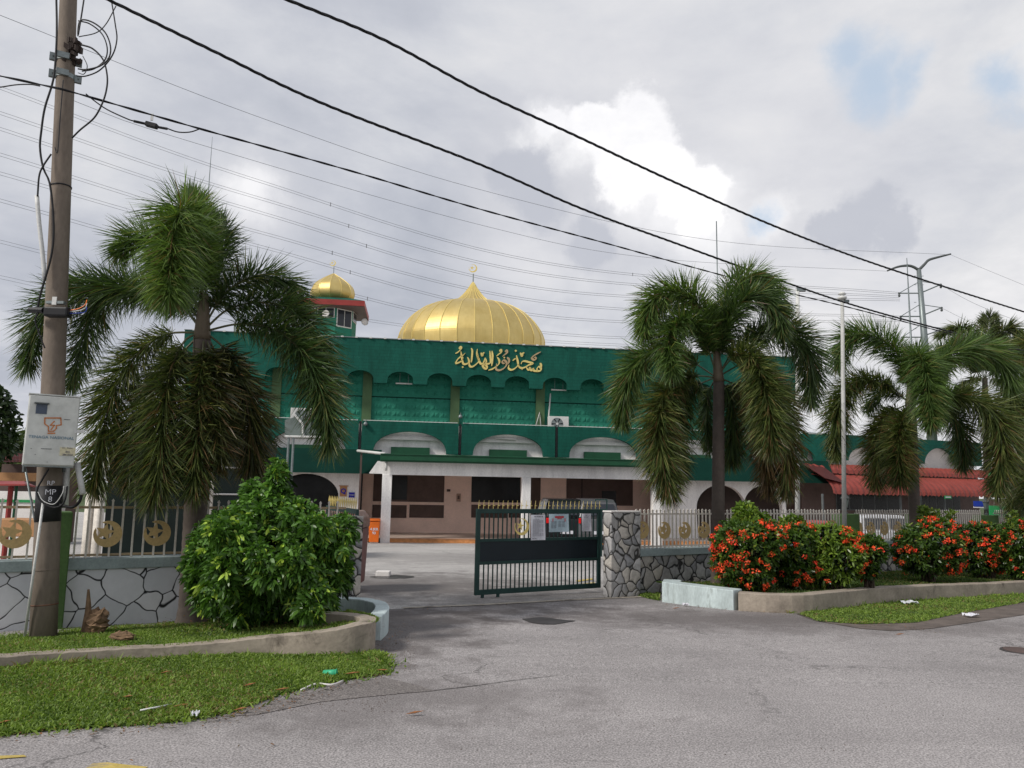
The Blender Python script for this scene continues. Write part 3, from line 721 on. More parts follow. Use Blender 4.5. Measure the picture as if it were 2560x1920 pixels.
# notices
def notice(px0, py0, px1, py1, mt, label, lines, red=None):
    a = onplane(px0, py0, gA + gn * .045, gx); b = onplane(px1, py1, gA + gn * .045, gx)
    w_ = (b - a).dot(gx); h_ = a.z - b.z; T = thing('paper_notice', V(((a.x + b.x) / 2, (a.y + b.y) / 2, b.z)), label, 'notice')
    def Q(u, v, o=0): p = a + gx * (u * w_) + gn * (o + .012 * math.sin(u * 5 + v * 2)); return V((p.x, p.y, a.z - v * h_))
    vs = []; fs = []
    for i in range(9):
        for j in range(9): vs.append(Q(i / 8, j / 8))
    for i in range(8):
        for j in range(8): k = i * 9 + j; fs.append((k, k + 1, k + 10, k + 9))
    MB().add(vs, fs).build('sheet', mt, T, True)
    mb = MB()
    for (u0, v0, u1, v1) in lines:
        m_ = max(2, int((u1 - u0) * 8)); 
        for k in range(m_):
            ua = u0 + (u1 - u0) * k / m_; ub = u0 + (u1 - u0) * (k + .82) / m_
            mb.add([Q(ua, v0, .005), Q(ua, v1, .005), Q(ub, v1, .005), Q(ub, v0, .005)], [(0, 1, 2, 3)])
    mb.build('printed_lines', m_ink, T)
    if red:
        mb = MB()
        for (u0, v0, u1, v1) in red: mb.add([Q(u0, v0, .006), Q(u0, v1, .006), Q(u1, v1, .006), Q(u1, v0, .006)], [(0, 1, 2, 3)])
        mb.build('red_heading', m_redink, T)
ln = [(.2, .06, .7, .085), (.75, .05, .82, .09)] + [(.12, .18 + k * .034, (.9 if k % 5 else .6), .19 + k * .034) for k in range(20)] + [(.1, .92, .45, .935)]
notice(1327, 1287, 1363, 1350, m_paper, 'white typed letter, leftmost of the three papers on the gate', ln)
notice(1372, 1285, 1422, 1329.5, m_paper2, 'pale blue poster with red heading, middle of the three papers on the gate', [(.1, .4 + .07 * k, .4, .425 + .07 * k) for k in range(6)] + [(.48, .42 + .07 * k, .85, .44 + .07 * k) for k in range(5)], [(.28, .12, .75, .22), (.40, .24, .66, .28), (.16, .25, .2, .42), (.8, .25, .84, .42)])
notice(1454, 1284, 1478, 1328, m_paper, 'narrow curled white sheet, rightmost of the three papers on the gate', [(.35, .1, .6, .12), (.2, .18, .8, .19), (.2, .22, .7, .23), (.25, .75, .75, .76)])
# second leaf, folded in on the left behind the bins
p0 = G(845, 1425); LG = thing('metal_gate', p0, 'dark gate leaf with gold spikes swung open behind the maroon bin', 'gate')
ld = V((.35, 1, 0)).normalized(); lp0 = W_at(900, -.2); lp0.z = 0
lp1 = lp0 + V((-.9, 1.9, 0)); ldx = (lp1 - lp0).normalized(); lnn = V((-ldx.y, ldx.x, 0)); zt2 = at(870, 1268, lp0.y + 1).z
def lq(u, z, o=0): p = lp0 + ldx * u + lnn * o; return V((p.x, p.y, z))
mb = MB()
for (u0, z0, u1, z1) in ((0, -.1, .06, zt2), (2.0, -.1, 2.06, zt2), (.06, zt2 - .07, 2.0, zt2), (.06, -.1, 2.0, -.02), (.06, .45, 2.0, .8)):
    mb.prism([lq(u0, z0), lq(u1, z0), lq(u1, z1), lq(u0, z1)], lnn * .04)
mb.build('frame', m_gate, LG)
for i in range(16): MB().tube([lq(.12 + i * .12, -.05, .02), lq(.12 + i * .12, zt2 - .03, .02)], .009, 4).build('bar', m_gate, LG)
for i in range(16):
    c = lq(.12 + i * .12, zt2, .02); MB().tube([c, c + V((0, 0, .1)), c + V((0, 0, .17))], [.007, .016, .002], 4).build('spike', m_goldp, LG)

# ------------------------------------------------------------------ maroon bin, orange wheelie bin
Yb = 14.1; c = at(846, 1330, Yb); zg = gz(Yb); ztop_ = at(846, 1276, Yb).z; wd = (912 - 782) / F * Yb
BN = thing('rubbish_bin', V((c.x, c.y, zg)), 'large faded maroon rubbish bin with a domed lid behind the gate pillar', 'bin')
h = ztop_ - zg
MB().box((c.x, c.y, zg + .12 + (h - .42) / 2), wd * .9, .9, h - .42, taper=1.08).build('body', m_maroon, BN, bevel=.03)
lid = [V((c.x - wd / 2, c.y - .5, zg + h - .3)), V((c.x + wd / 2, c.y - .5, zg + h - .3)), V((c.x + wd / 2, c.y - .5, zg + h - .12)), V((c.x + wd * .38, c.y - .5, zg + h)), V((c.x - wd * .38, c.y - .5, zg + h)), V((c.x - wd / 2, c.y - .5, zg + h - .12))]
MB().prism(lid, V((0, 1.0, 0))).build('lid', mat('faded_lid', (.22, .12, .09), .5, .3, 5, stain=((.36, .32, .28), .5)), BN, bevel=.03)
MB().box((c.x + wd * .3, c.y - .52, zg + h - .42), .35, .06, .14).box((c.x + wd * .42, c.y - .5, zg + h - .75), .08, .06, .12).build('handle', m_maroon, BN)
for dx in (-.35, .35):
    for dy in (-.3, .3): MB().tube([(c.x + dx * wd - .02, c.y + dy, zg + .07), (c.x + dx * wd + .02, c.y + dy, zg + .07)], .07, 12).build('wheel', m_tyre, BN)

# ------------------------------------------------------------------ mosque
BO = V((-5.4, 33.0, 0)); BU = V((1, .144, 0)).normalized(); BV = V((-BU.y, BU.x, 0)); ZG = gz(33.2)
def bp_(u, v, z): p = BO + BU * u + BV * v; return V((p.x, p.y, z))
def uz(px, py, v): p = onplane(px, py, BO + BV * v, BU); return ((p - BO).dot(BU), p.z)
def Uo(px, v, py=1225): return uz(px, py, v)[0]
def Zo(py, v, px=1100): return uz(px, py, v)[1]
MQ = thing('mosque', bp_(8, 2.5, ZG), 'green mosque with gold domes, scalloped parapet and arched balconies', 'mosque')
def bbox(mb, u0, u1, v0, v1, z0, z1):
    mb.prism([bp_(u0, v0, z0), bp_(u1, v0, z0), bp_(u1, v0, z1), bp_(u0, v0, z1)], BV * (v1 - v0)); return mb
def part(name, mt, boxes, bevel=0, parent=None):
    mb = MB()
    for b in boxes: bbox(mb, *b)
    return mb.build(name, mt, parent or MQ, bevel=bevel)
def outline_part(name, mt, pts, v, th, parent=None, bevel=0):
    return MB().prism([bp_(u, v, z) for (u, z) in pts], BV * th).build(name, mt, parent or MQ, bevel=bevel)
VP_ = 2.45                                                   # parapet plane
uL = Uo(432, VP_); uR = Uo(1994, VP_, 950)
zPT = Zo(853.5, VP_, 1100); zPB = Zo(960, VP_, 1020); zAT = Zo(929, VP_, 1000)
# scalloped parapet
c2 = Uo(1001.5, VP_, 940); c6 = Uo(1388, VP_, 960); per = (c6 - c2) / 4; hw = (Uo(1034.8, VP_, 950) - Uo(968.4, VP_, 950)) / 2
cs = [c2 + per * k for k in range(-12, 30) if c2 + per * k - hw > uL + .3 and c2 + per * k + hw < uR - .3]
o = [(uL, zPT), (uL, zPB)]
for c in cs:
    o.append((c - hw, zPB))
    for t in np.linspace(PI, 0, 17)[1:-1]: o.append((c + hw * math.cos(t) * .97, zPB + .18 + (zAT - zPB - .18) * math.sin(t)))
    o.append((c + hw, zPB))
o += [(uR, zPB), (uR, zPT)]
outline_part('parapet', m_green, o, VP_, .3)
part('parapet_cap', m_steel, [(uL - .02, uR + .02, VP_ - .03, VP_ + .33, zPT, zPT + .035)])
# string light clips along the top
n = 44; clip = None
for i in range(n):
    u = uL + .4 + i * (uR - uL - .6) / n
    if clip is None:
        clip = MB().box(bp_(u, VP_ - .06, zPT + .02), .12, .05, .06, BU, BV).build('light_clip', m_pvc, MQ); u_ = u
    else:
        q = clip.copy(); COL.objects.link(q); q.parent = MQ; q.location = BU * (u - u_)
# body
VW = 3.2; zFl = Zo(1062, VP_, 1150) - .75
part('upper_wall', m_green_up, [(uL, uR, VW, VW + .25, zFl, zPT - .05)])
part('soffit', m_green_up, [(uL, uR, VP_ + .3, VW, zAT + .12, zAT + .22)])
part('roof_slab', m_neutral, [(uL, uR, VP_ + .301, 17, zPT - .4, zPT - .2)])
part('side_wall', m_green, [(uL, uL + .25, VW + .25, 17, ZG, zPT - .41)]); part('side_wall', m_green, [(uR - .25, uR, VW + .25, 17, zFl, zPT - .41)])
zb_up = Zo(1053, VW, 1150); z_gr = Zo(997, VW, 1100)
# pilasters and breeze block panels
pil = [(Uo(a, VW), Uo(b, VW)) for a, b in ((896, 922), (1121, 1145), (1336, 1359))]
dpl = (pil[2][0] - pil[0][0]) / 2
for k in range(-2, 5):
    a = pil[0][0] + dpl * k
    if a > uL and a + .45 < uR: part('pilaster', m_olive, [(a, a + .42, VW - .12, VW, zFl, zAT + .12)])
for k in range(-2, 4):
    u0 = pil[0][0] + dpl * k + .42; u1 = u0 + dpl - .42
    if u0 < uL or u1 > uR: continue
    sz = .42
    nu = int((u1 - u0 - .1) / sz); su = (u1 - u0 - .1) / nu
    rows = [z for z in np.arange(zb_up - .55, zAT + .05, .34)]
    for low in (True, False):
      vs = []; fs = []
      for i in range(nu):
        for z in rows:
            if (z < z_gr - .1) != low: continue
            for (du, dv) in ((0, 0), (.5, 0)):
                a = u0 + .06 + (i + du) * su; b_ = len(vs); w2 = su * .44; h2 = .25
                # pillow-shaped block: raised base line, slanted back to the top
                A_ = [bp_(a, VW - .004, z), bp_(a + w2, VW - .004, z), bp_(a + w2, VW - .004, z + h2), bp_(a, VW - .004, z + h2), bp_(a + w2 * (.22 if du else .78), VW - .05, z + h2 * .5)]
                vs += A_; fs += [(b_, b_ + 1, b_ + 4), (b_ + 1, b_ + 2, b_ + 4), (b_ + 2, b_ + 3, b_ + 4), (b_ + 3, b_, b_ + 4)]
      mb = MB().add(vs, fs); bbox(mb, u0 + .03, u1 - .03, VW - .006, VW - .001, min(v[2] for v in vs) - .03, max(v[2] for v in vs) + .03); mb.build('breeze_block_panel', m_green_up, MQ)
    part('ledge', m_dkgreen, [(u0, u1, VW - .03, VW, z_gr - .03, z_gr + .02)])
# balcony panels with arches
zBT = Zo(1059, VP_, 1150); zBB = Zo(1137, VP_, 1150); zAr = Zo(1079, VP_, 1025)
pipes = [Uo(899.4, VP_, 1100), Uo(1151.6, VP_, 1100), Uo(1391.5, VP_, 1100)]; bpd = (pipes[2] - pipes[0]) / 2
BPt = {}
for k in range(-2, 5):
    u0 = pipes[0] + bpd * k + .07; u1 = u0 + bpd - .14
    if u0 < uL - .6: continue
    c = (u0 + u1) / 2; hw2 = bpd * .365
    o = [(u0, zBT), (u0, zBB)] + [(c + hw2 * math.cos(t) * (1 if abs(math.sin(t)) > .02 else 1), zBB + (zAr - zBB) * math.sin(t) ** .8) for t in np.linspace(PI, 0, 21)] + [(u1, zBB), (u1, zBT)]
    outline_part('balcony_panel', m_green, o, VP_, .22)
    part('handrail', m_pvc, [(u0 + .05, u1 - .05, VP_ + .08, VP_ + .12, zBT + .02, zBT + .05)])
    part('vent_box', m_gutter, [(c - bpd * .19, c + bpd * .20, VP_ + .25, VP_ + .44, zBB - .1, Zo(1118, VP_ + .25, 1020))])
    part('downpipe', m_black, [(u0 - .12, u0 - .02, VP_ + .03, VP_ + .13, zBB - .05, zBT - .02)])
uRw = pipes[0] + bpd * 5
part('arch_back_wall', m_white, [(uL, uRw, VP_ + .45, VP_ + .6, zBB - .4, zBT - .1)])
part('balcony_floor', m_neutral, [(uL, uRw, VP_ + .23, VW, zFl, zFl + .15)])
# dark fascia sloping out over the arcade
zD1 = Zo(1121, VP_, 800); zD0 = Zo(1183, 1.7, 850)
for (ua, ub) in ((uL, Uo(950, 1.9)), (Uo(1612, 1.9), uRw)):
    MB().prism([bp_(ua, VP_ - .02, zD1), bp_(ua, 1.7, zD0), bp_(ua, 1.85, zD0), bp_(ua, VP_ - .02, zD0 + .12)], BU * (ub - ua)).build('fascia', m_dkgreen, MQ)
# arcade wall with arches
VA = 2.5; zAW = zD0 + .15
def arcade(ua, ub, arches):
    o = [(ua, zAW), (ua, ZG)]
    for (c, hw_, zt, zs) in arches:
        o.append((c - hw_ * .96, ZG)); o += [(c + hw_ * math.cos(t), zs + (zt - zs) * math.sin(t)) for t in np.linspace(PI, 0, 23)]; o.append((c + hw_ * .96, ZG))
    o += [(ub, ZG), (ub, zAW)]
    outline_part('arcade_wall', m_white, o, VA, .3)
cA = Uo(765, VA); hA = Uo(847, VA) - cA
arcade(Uo(560, VA), Uo(897, VA), [(cA, hA, Zo(1184, VA, 773), Zo(1242, VA, 840))])
arcade(Uo(1655, VA), Uo(1964, VA), [(Uo(1803, VA), 1.25, Zo(1212, VA, 1800), Zo(1270, VA, 1750)), (Uo(1906, VA), 1.0, Zo(1215, VA, 1900), Zo(1270, VA, 1750))])
# ground floor rear wall, openings
VB = 5.0; uB0 = Uo(560, VB); uB1 = uRw; zPF = ZG + .16
zCe = zBB - .15
part('rear_wall', m_pink, [(uB0, uB1, VB, VB + .25, ZG, zCe)])
part('porch_ceiling', m_neutral, [(uB0, uB1, VP_ + .3, VB, zCe, zCe + .1)])
part('left_wall', m_dkgreen, [(uL, Uo(562, VA) - .02, VA + .02, VA + .3, ZG, zAW)])
part('shade_backdrop', m_black, [(Uo(562, VA + .8), Uo(900, VA + .8) + .1, VA + .9, VA + 1.0, ZG, zCe)])  # black backdrop added behind the left arch, its colour stands for interior shade
part('shade_backdrop', mat('backdrop_shade', (.05, .035, .03), .7, .2, 2), [(Uo(1660, VA + .8), uRw, VA + 1.4, VA + 1.5, ZG, zCe)])  # added dark brown backdrop, interior shade painted in behind the right arches
def win(px0, px1, py0, py1, mt, name='window', v=VB):
    u0, z0 = uz(px0, py1, v - .03); u1, z1 = uz(px1, py0, v - .03); w_ = min(u1 - u0, 1.3)
    mb = MB(); o_ = [(u0, z0), (u1, z0), (u1, z1 - .25)] + [(u1 - .12 * (1 - math.cos(t)) , z1 - .25 + .25 * math.sin(t)) for t in np.linspace(0, PI / 2, 5)[1:]] + [(u0 + .12 * (1 - math.cos(t)), z1 - .25 + .25 * math.sin(t)) for t in np.linspace(PI / 2, 0, 5)[:-1]] + [(u0, z1 - .25)]
    if name != 'window': o_ = [(u0, z0), (u1, z0), (u1, z1), (u0, z1)]
    return outline_part(name, mt, o_, v - .03, .028)
win(932, 1112, 1176, 1253, m_brown); win(1178, 1302, 1176, 1255, m_black); win(1318, 1352, 1176, 1290, m_brown); win(1416, 1582, 1176, 1262, m_brown)
def pane(px0, px1, py0, py1, mt, name='pane'):
    u0, z0 = uz(px0, py1, VB - .06); u1, z1 = uz(px1, py0, VB - .06); return part(name, mt, [(u0, u1, VB - .06, VB - .032, z0, z1)])
pane(979, 1019, 1190, 1249, m_black); pane(1454, 1456, 1180, 1261, m_black, 'mullion'); pane(1505, 1540, 1228, 1262, m_black)
for (a, b) in ((930, 1017), (1023, 1110), (1178, 1268), (1272, 1302)): win(a, b, 1263, 1294, m_brown, 'vent_grille')
# porch floor + tiled step
uS0 = Uo(905, 0); uS1 = Uo(1665, 0)
part('porch_floor', m_floor, [(uB0, uB1, .45, VB, ZG - .1, zPF)])
nT = 30
for i in range(nT):
    u = uS0 + (uS1 - uS0) * i / nT
part('tiled_step', m_tile, [(uB0, uB1, .42, .447, ZG - .1, zPF - .02)])
part('step_nosing', mat('nosing_tile', (.5, .26, .14), .4, .2, 4), [(uB0, uB1, .405, .60, zPF - .018, zPF + .012)])
# porch: columns, beam, gutter, roof
PO = thing('porch', bp_(uS0, 0, ZG), 'white columned porch with a green gutter in front of the mosque', 'porch')
zBm0 = Zo(1189, 0, 1100); zBm1 = Zo(1156, 0, 1100)
for (a, b) in ((951.5, 976), (1304, 1326), (1633, 1656)):
    u0 = Uo(a, 0, 1300); u1 = Uo(b, 0, 1300); part('column', m_white, [(u0, u1, 0, .38, ZG - .05, zBm0)], .015, PO)
ub0 = Uo(955, .02, 1190); ub1 = Uo(1672, .02, 1190)
part('beam', m_white, [(ub0, ub1, .03, .35, zBm0, zBm1)], 0, PO)
MB().prism([bp_(ub0, .035, zBm0 + .03), bp_(ub0, .035, zBm1), bp_(Uo(944, 0, 1150), .035, zBm1), bp_(Uo(923, 0, 1185), .035, zBm0 + .06), bp_(Uo(923, 0, 1185), .035, zBm0 + .03)], BV * .3).build('beam_end', m_white, PO)
zg1 = Zo(1137, -.5, 1100); zg0 = Zo(1157, -.5, 1100); ug0 = Uo(951, -.5, 1140); ug1 = Uo(1680, -.5, 1140)
part('gutter', m_gutter, [(ug0, ug1, -.5, -.36, zg0 + .06, zg1 - .05), (ug0, ug1, -.53, -.36, zg1 - .05, zg1), (ug0, ug1, -.46, -.34, zg0, zg0 + .06)], .01, PO)
MB().prism([bp_(ug0, -.34, zg1 - .1), bp_(ug0, VP_ - .03, zg1 + .05), bp_(ug0, VP_ - .03, zg1 - .05), bp_(ug0, -.34, zg1 - .2)], BU * (ug1 - ug0)).build('roof', m_gutter, PO)
part('ceiling', m_neutral, [(ug0 + .1, ug1 - .1, .36, VP_ + .25, zBm1 - .1, zBm1)], 0, PO)
a = bp_(Uo(895, 1.9, 1127), 1.6, Zo(1127, 1.6, 897)); b = bp_(Uo(962, -.2, 1135), -.2, Zo(1134, -.3, 960))
MB().tube([a, b], .06, 8).build('drain_pipe', m_pvc, PO, True)
a = bp_(Uo(966, -.1, 1150), -.12, Zo(1150, -.1, 966)); MB().tube([a, a - V((0, 0, .45))], .06, 8).build('drain_spout', m_pvc, PO, True)
part('drain_pipe', m_brown, [(Uo(897, 1.5), Uo(897, 1.5) + .08, 1.55, 1.63, ZG, Zo(1130, 1.6, 897))], 0, PO)
# calligraphy on the parapet
strokes = [
 [(380,200),(330,250),(230,320),(172,420),(250,405),(310,360),(335,290)],[(285,160),(300,260),(318,380),(345,440),(400,442),(455,410),(460,350),(430,290)],
 [(160,210),(220,180),(280,120),(295,80),(270,62),(255,90),(282,120)],[(515,90),(537,150),(530,280),(515,410)],
 [(490,370),(470,450),(500,500),(560,492),(640,430),(688,370),(665,300),(640,200),(650,110)],[(645,210),(690,370),(720,430),(780,448),(850,440),(920,428),(945,380),(935,250),(925,150)],
 [(820,300),(800,380),(765,450),(790,520),(850,550),(862,500),(815,440),(848,390),(822,300)],[(975,150),(987,300),(965,490)],
 [(730,190),(745,225),(762,262),(775,205),(810,192)],[(1090,290),(1130,350),(1130,430),(1050,510),(960,560),(890,580)],
 [(1070,270),(1130,220),(1180,180),(1175,130),(1150,140),(1182,182)],
 [(1350,460),(1338,530),(1390,570),(1460,552),(1540,485),(1552,430),(1532,330),(1515,250)],[(1430,370),(1470,335),(1500,318)],
 [(1545,430),(1580,510),(1640,532),(1720,505),(1790,462),(1880,430),(1780,398),(1700,378),(1640,390),(1618,445)],
 [(1600,190),(1617,222),(1640,268),(1655,205),(1690,192)],[(1730,500),(1762,562),(1800,570),(1810,520),(1832,572),(1868,580),(1880,540),(1902,587),(1960,597),(2040,590),(2058,540),(2012,500),(1970,548),(1985,615)],
 [(2055,545),(2062,470),(2038,418)]]
strokes2 = [[(1280,400),(1230,432),(1200,390),(1240,358),(1292,400),(1290,470),(1230,540),(1140,580),(1070,560),(1068,500),(1080,430)],[(1310,290),(1352,350),(1340,420),(1290,450)],
 [(2055,170),(1960,220),(1870,280),(1858,320),(1900,350),(1945,330),(1930,290),(1890,312)],[(1200,280),(1260,230),(1310,190),(1300,142),(1275,152),(1307,192)]]
dots = [(325,510,24),(1245,300,22),(1500,150,28),(1640,560,14)]
def calpt(x, y, dv=0): u, z = uz(1120 + x / 8.848, 860 + y / 8.848, VP_ - .05); return bp_(u, VP_ - .05 - dv, z)
def stroke(mb, pts, w_=.105):
    P = cr([calpt(*p) for p in pts], max(10, len(pts) * 5)); n = len(P); L_ = []; R_ = []
    for i in range(n):
        t = V(P[min(i + 1, n - 1)]) - V(P[max(i - 1, 0)]); t.normalize(); s = t.cross(BV).normalized()
        an = math.atan2(t.z, t.dot(BU)); ww = w_ * (.42 + .58 * abs(math.sin(an - math.radians(50)))) * min(1, .35 + 4 * min(i, n - 1 - i) / n)
        L_.append(V(P[i]) + s * ww / 2); R_.append(V(P[i]) - s * ww / 2)
    vs = []; fs = []
    for i in range(n): vs += [L_[i], R_[i], L_[i] + BV * .045, R_[i] + BV * .045]
    for i in range(n - 1):
        a = i * 4; b = a + 4; fs += [(a, a + 1, b + 1, b), (a, b, b + 2, a + 2), (a + 1, a + 3, b + 3, b + 1)]
    mb.add(vs, fs)
mb = MB()
for s in strokes: stroke(mb, s)
for (x, y, r) in dots: mb.prism([calpt(x - r, y), calpt(x, y + r), calpt(x + r, y), calpt(x, y - r)], BV * .045)
CG = mb.build('calligraphy', m_goldp, MQ)
for s in strokes2:
    mb = MB(); stroke(mb, s); mb.build('calligraphy_stroke', m_goldp2, MQ)['label'] = 'faded brownish gold Arabic stroke'
# main dome
Yd = 44.0; cx = at(1178.8, 860, Yd); k_ = Yd / F
def zd(cy, Y=Yd, px=1179, y0=640): return at(px, y0 + cy / 3.16, Y).z
prof = [(560, 860), (590, 780), (598, 700), (590, 655), (570, 610), (545, 570), (505, 520), (462, 482), (415, 450), (363, 425), (310, 408), (262, 396), (215, 386), (168, 376), (128, 352), (98, 328), (70, 298), (48, 270), (34, 252), (20, 228), (8, 212), (1, 204)]
prof = [(r * .985 / 3.16 * k_, zd(c_)) for r, c_ in prof]; prof = [(a[0], a[2]) for a in cr([V((r, 0, z)) for r, z in prof], 60)]
dome_c = V((cx.x, cx.y, 0))
N_G = 28
DM = MB(); DM.lathe(dome_c, prof, N_G, .09); dome = DM.build('dome', m_gold, MQ)
for p in dome.data.polygons: p.use_smooth = False
mb = MB()
for k in range(N_G):
    an = 2 * PI * k / N_G + .09; mb.tube([dome_c + V((r * 1.003 * math.cos(an), r * 1.003 * math.sin(an), z)) for r, z in prof], .022, 4, False)
mb.build('seam', m_goldp, dome)
zt = zd(206); mb = MB(); mb.tube([dome_c + V((0, 0, zt - .1)), dome_c + V((0, 0, zd(140)))], .035, 6); mb.build('finial_rod', m_steel, dome)
ce = at(1182.6, 671, Yd); emblem(ce, .245, V((1, 0, 0)), V((0, 0, 1)), V((0, -1, 0)), m_goldp, dome, 'crescent_finial', .1, True)
mb = MB(); ct_ = bp_(Uo(1179, 10.5), 10.5, zPT - .3); mb.lathe(V((cx.x, cx.y, 0)), [(prof[0][0] * .96, zPT - .4), (prof[0][0] * .96, prof[0][1] + .1)], N_G); mb.build('dome_drum', m_green, MQ)
# tower
Yt = 41.0; kt = Yt / F; tx = at(700 + 412 / 3.16, 760, Yt)
TW = thing('minaret', V((tx.x, tx.y, zPT - .3)), 'small square minaret tower with red eaves and a gold onion dome', 'tower')
tc_ = V((tx.x, tx.y, 0))
def zt_(cy, dx=0): return at(830, 640 + cy / 3.16, Yt).z
r8 = 200 / 3.16 * kt
MB().lathe(tc_, [(r8, zPT - .3), (r8, zt_(500)), (r8, zt_(440))], 8, PI / 8).build('tower_wall', m_green_up, TW)
hr = 278 / 3.16 * kt; ze0 = zt_(445); ze1 = zt_(405)
tA = V((math.cos(.12), math.sin(.12), 0)); tB = V((-tA.y, tA.x, 0))
MB().box(tc_ + V((0, 0, (ze0 + ze1) / 2)), hr * 2, hr * 2, ze1 - ze0, tA, tB).build('eaves', m_redpaint, TW)
MB().box(tc_ + V((0, 0, ze0 - .02)), hr * 1.97, hr * 1.97, .036, tA, tB).build('soffit', m_brown, TW)
MB().add([tc_ + tA * (i * hr) + tB * (j * hr) + V((0, 0, ze1)) for i, j in ((-1, -1), (1, -1), (1, 1), (-1, 1))] + [tc_ + tA * (i * hr * .55) + tB * (j * hr * .55) + V((0, 0, ze1 + .3)) for i, j in ((-1, -1), (1, -1), (1, 1), (-1, 1))], [(0, 1, 5, 4), (1, 2, 6, 5), (2, 3, 7, 6), (3, 0, 4, 7), (4, 5, 6, 7)]).build('roof', m_green, TW)
MB().lathe(tc_, [(.95, ze1 + .1), (.80, ze1 + .35), (.78, zt_(335))], 12).build('drum', m_green, TW)
pr2 = [(120, 372), (150, 352), (168, 330), (175, 305), (172, 280), (160, 250), (138, 225), (108, 202), (75, 180), (45, 162), (20, 148), (2, 139)]
pr2 = [(r / 3.16 * kt, zt_(c_)) for r, c_ in pr2]; pr2 = [(a[0], a[2]) for a in cr([V((r, 0, z)) for r, z in pr2], 36)]
d2 = MB().lathe(tc_, pr2, 12, .1).build('dome', m_gold, TW)
mb = MB()
for k in range(12):
    an = 2 * PI * k / 12 + .1; mb.tube([tc_ + V((r * 1.003 * math.cos(an), r * 1.003 * math.sin(an), z)) for r, z in pr2], .015, 4, False)
mb.build('seam', m_goldp, d2)
MB().tube([tc_ + V((0, 0, zt_(142))), tc_ + V((0, 0, zt_(85)))], .02, 5).build('finial_rod', m_steel, d2)
emblem(at(832, 658, Yt), .165, V((1, 0, 0)), V((0, 0, 1)), V((0, -1, 0)), m_goldp, d2, 'crescent_finial', .1, True)
for k in range(8):
    an = 2 * PI * k / 8 - PI / 2; n_ = V((math.cos(an), math.sin(an), 0)); s_ = V((-n_.y, n_.x, 0)); a8 = r8 * math.cos(PI / 8); w8 = r8 * math.sin(PI / 8) * 2
    zlo = zt_(590) if k % 2 else zt_(525); zhi = ze0 - .04
    cc = tc_ + n_ * (a8 + .012); f_ = MB().box(V((cc.x, cc.y, (zlo + zhi) / 2)), w8 * .9, .05, zhi - zlo, s_, n_).build('window', m_pvc, TW)
    cc = tc_ + n_ * (a8 + .03)
    for j in (-1, 1):
        MB().box(V((cc.x, cc.y, (zlo + zhi) / 2)) + s_ * (j * w8 * .21), w8 * .38, .03, (zhi - zlo) * .88, s_, n_).build('pane', m_glass, f_)
for (px, py) in ((817, 787), (906, 807)):
    c_ = at(px, py, Yt - r8 - .4 if px < 850 else Yt - .3); H = thing('horn_speaker', c_, 'white horn loudspeaker on the minaret, ' + ('left one in front of the windows' if px < 850 else 'right one under the eave corner'), 'loudspeaker')
    MB().lathe(V((0, 0, 0)), [(.05, .0), (.07, .12), (.19, .25), (.20, .26), (.06, .16), (.01, .15)], 14).build('horn', m_neutral, None, True, org=V((0, 0, 0)))
    hb = bpy.data.objects[-1] if False else [o_ for o_ in COL.objects if o_.name.startswith('horn') and o_.parent is None and o_.type == 'MESH'][-1]
    hb.parent = H; hb.rotation_euler = (math.radians(80), 0, math.radians(-10 if px < 850 else 30)); hb.location = (0, .2, 0)
# air conditioner, pipes, lamps, camera on the balcony
def acunit(px0, px1, py0, py1, v, label):
    u0, z1 = uz(px0, py0, v); u1, z0 = uz(px1, py1, v); z0 -= .25
    T = thing('air_conditioner', bp_((u0 + u1) / 2, v, z0), label, 'air conditioner')
    mb = MB(); bbox(mb, u0, u1, v, v + .32, z0, z1); mb.build('casing', m_pvc, T, bevel=.02)
    c_ = bp_(u0 + (u1 - u0) * .42, v - .012, (z0 + z1) / 2); r_ = (z1 - z0) * .40
    ring = [c_ + BU * (r_ * math.cos(t)) + V((0, 0, r_ * math.sin(t))) for t in np.linspace(0, 2 * PI, 25)[:-1]]
    MB().prism(ring, BV * .01).build('fan_grille', m_steel, T)
    MB().prism([c_ + BU * (.06 * math.cos(t)) + V((0, 0, .06 * math.sin(t))) - BV * .01 for t in np.linspace(0, 2 * PI, 13)[:-1]], BV * .01).build('fan_hub', m_pvc, T)
    mb = MB()
    for k in range(6):
        t = k * PI / 3; d_ = BU * math.cos(t) + V((0, 0, math.sin(t))); e_ = BU * -math.sin(t) + V((0, 0, math.cos(t)))
        mb.prism([c_ - BV * .006 + d_ * .06 - e_ * .01, c_ - BV * .006 + d_ * r_ * .95 - e_ * .02, c_ - BV * .006 + d_ * r_ * .95 + e_ * .05, c_ - BV * .006 + d_ * .06 + e_ * .01], BV * .005)
    mb.build('fan_blades', m_black, T)
acunit(1372, 1422, 1040, 1066, 2.75, 'white air conditioner unit on the balcony right of the middle')
acunit(727, 790, 1019, 1052, 2.75, 'white air conditioner unit on the balcony behind the left palm')
def gtube(name, label, cat, pts, r, mt, group=None, n=6):
    return tag(MB().tube(pts, r, n).build(name, mt, None, True), label, cat, group)
def B3(px, py, v): u, z = uz(px, py, v); return bp_(u, v, z)
gtube('water_pipe', 'tall thin white pipe standing behind the balcony air conditioner', 'pipe', [B3(1376, 984, 3.05), B3(1370, 1064, 2.95)], .035, m_pvc)
gtube('folding_ladder', 'white folded ladder legs leaning on the balcony left of the air conditioner', 'ladder', [B3(1340, 1065, 2.9), B3(1349, 1031, 3.05), B3(1352, 1065, 2.9)], .035, m_pvc)
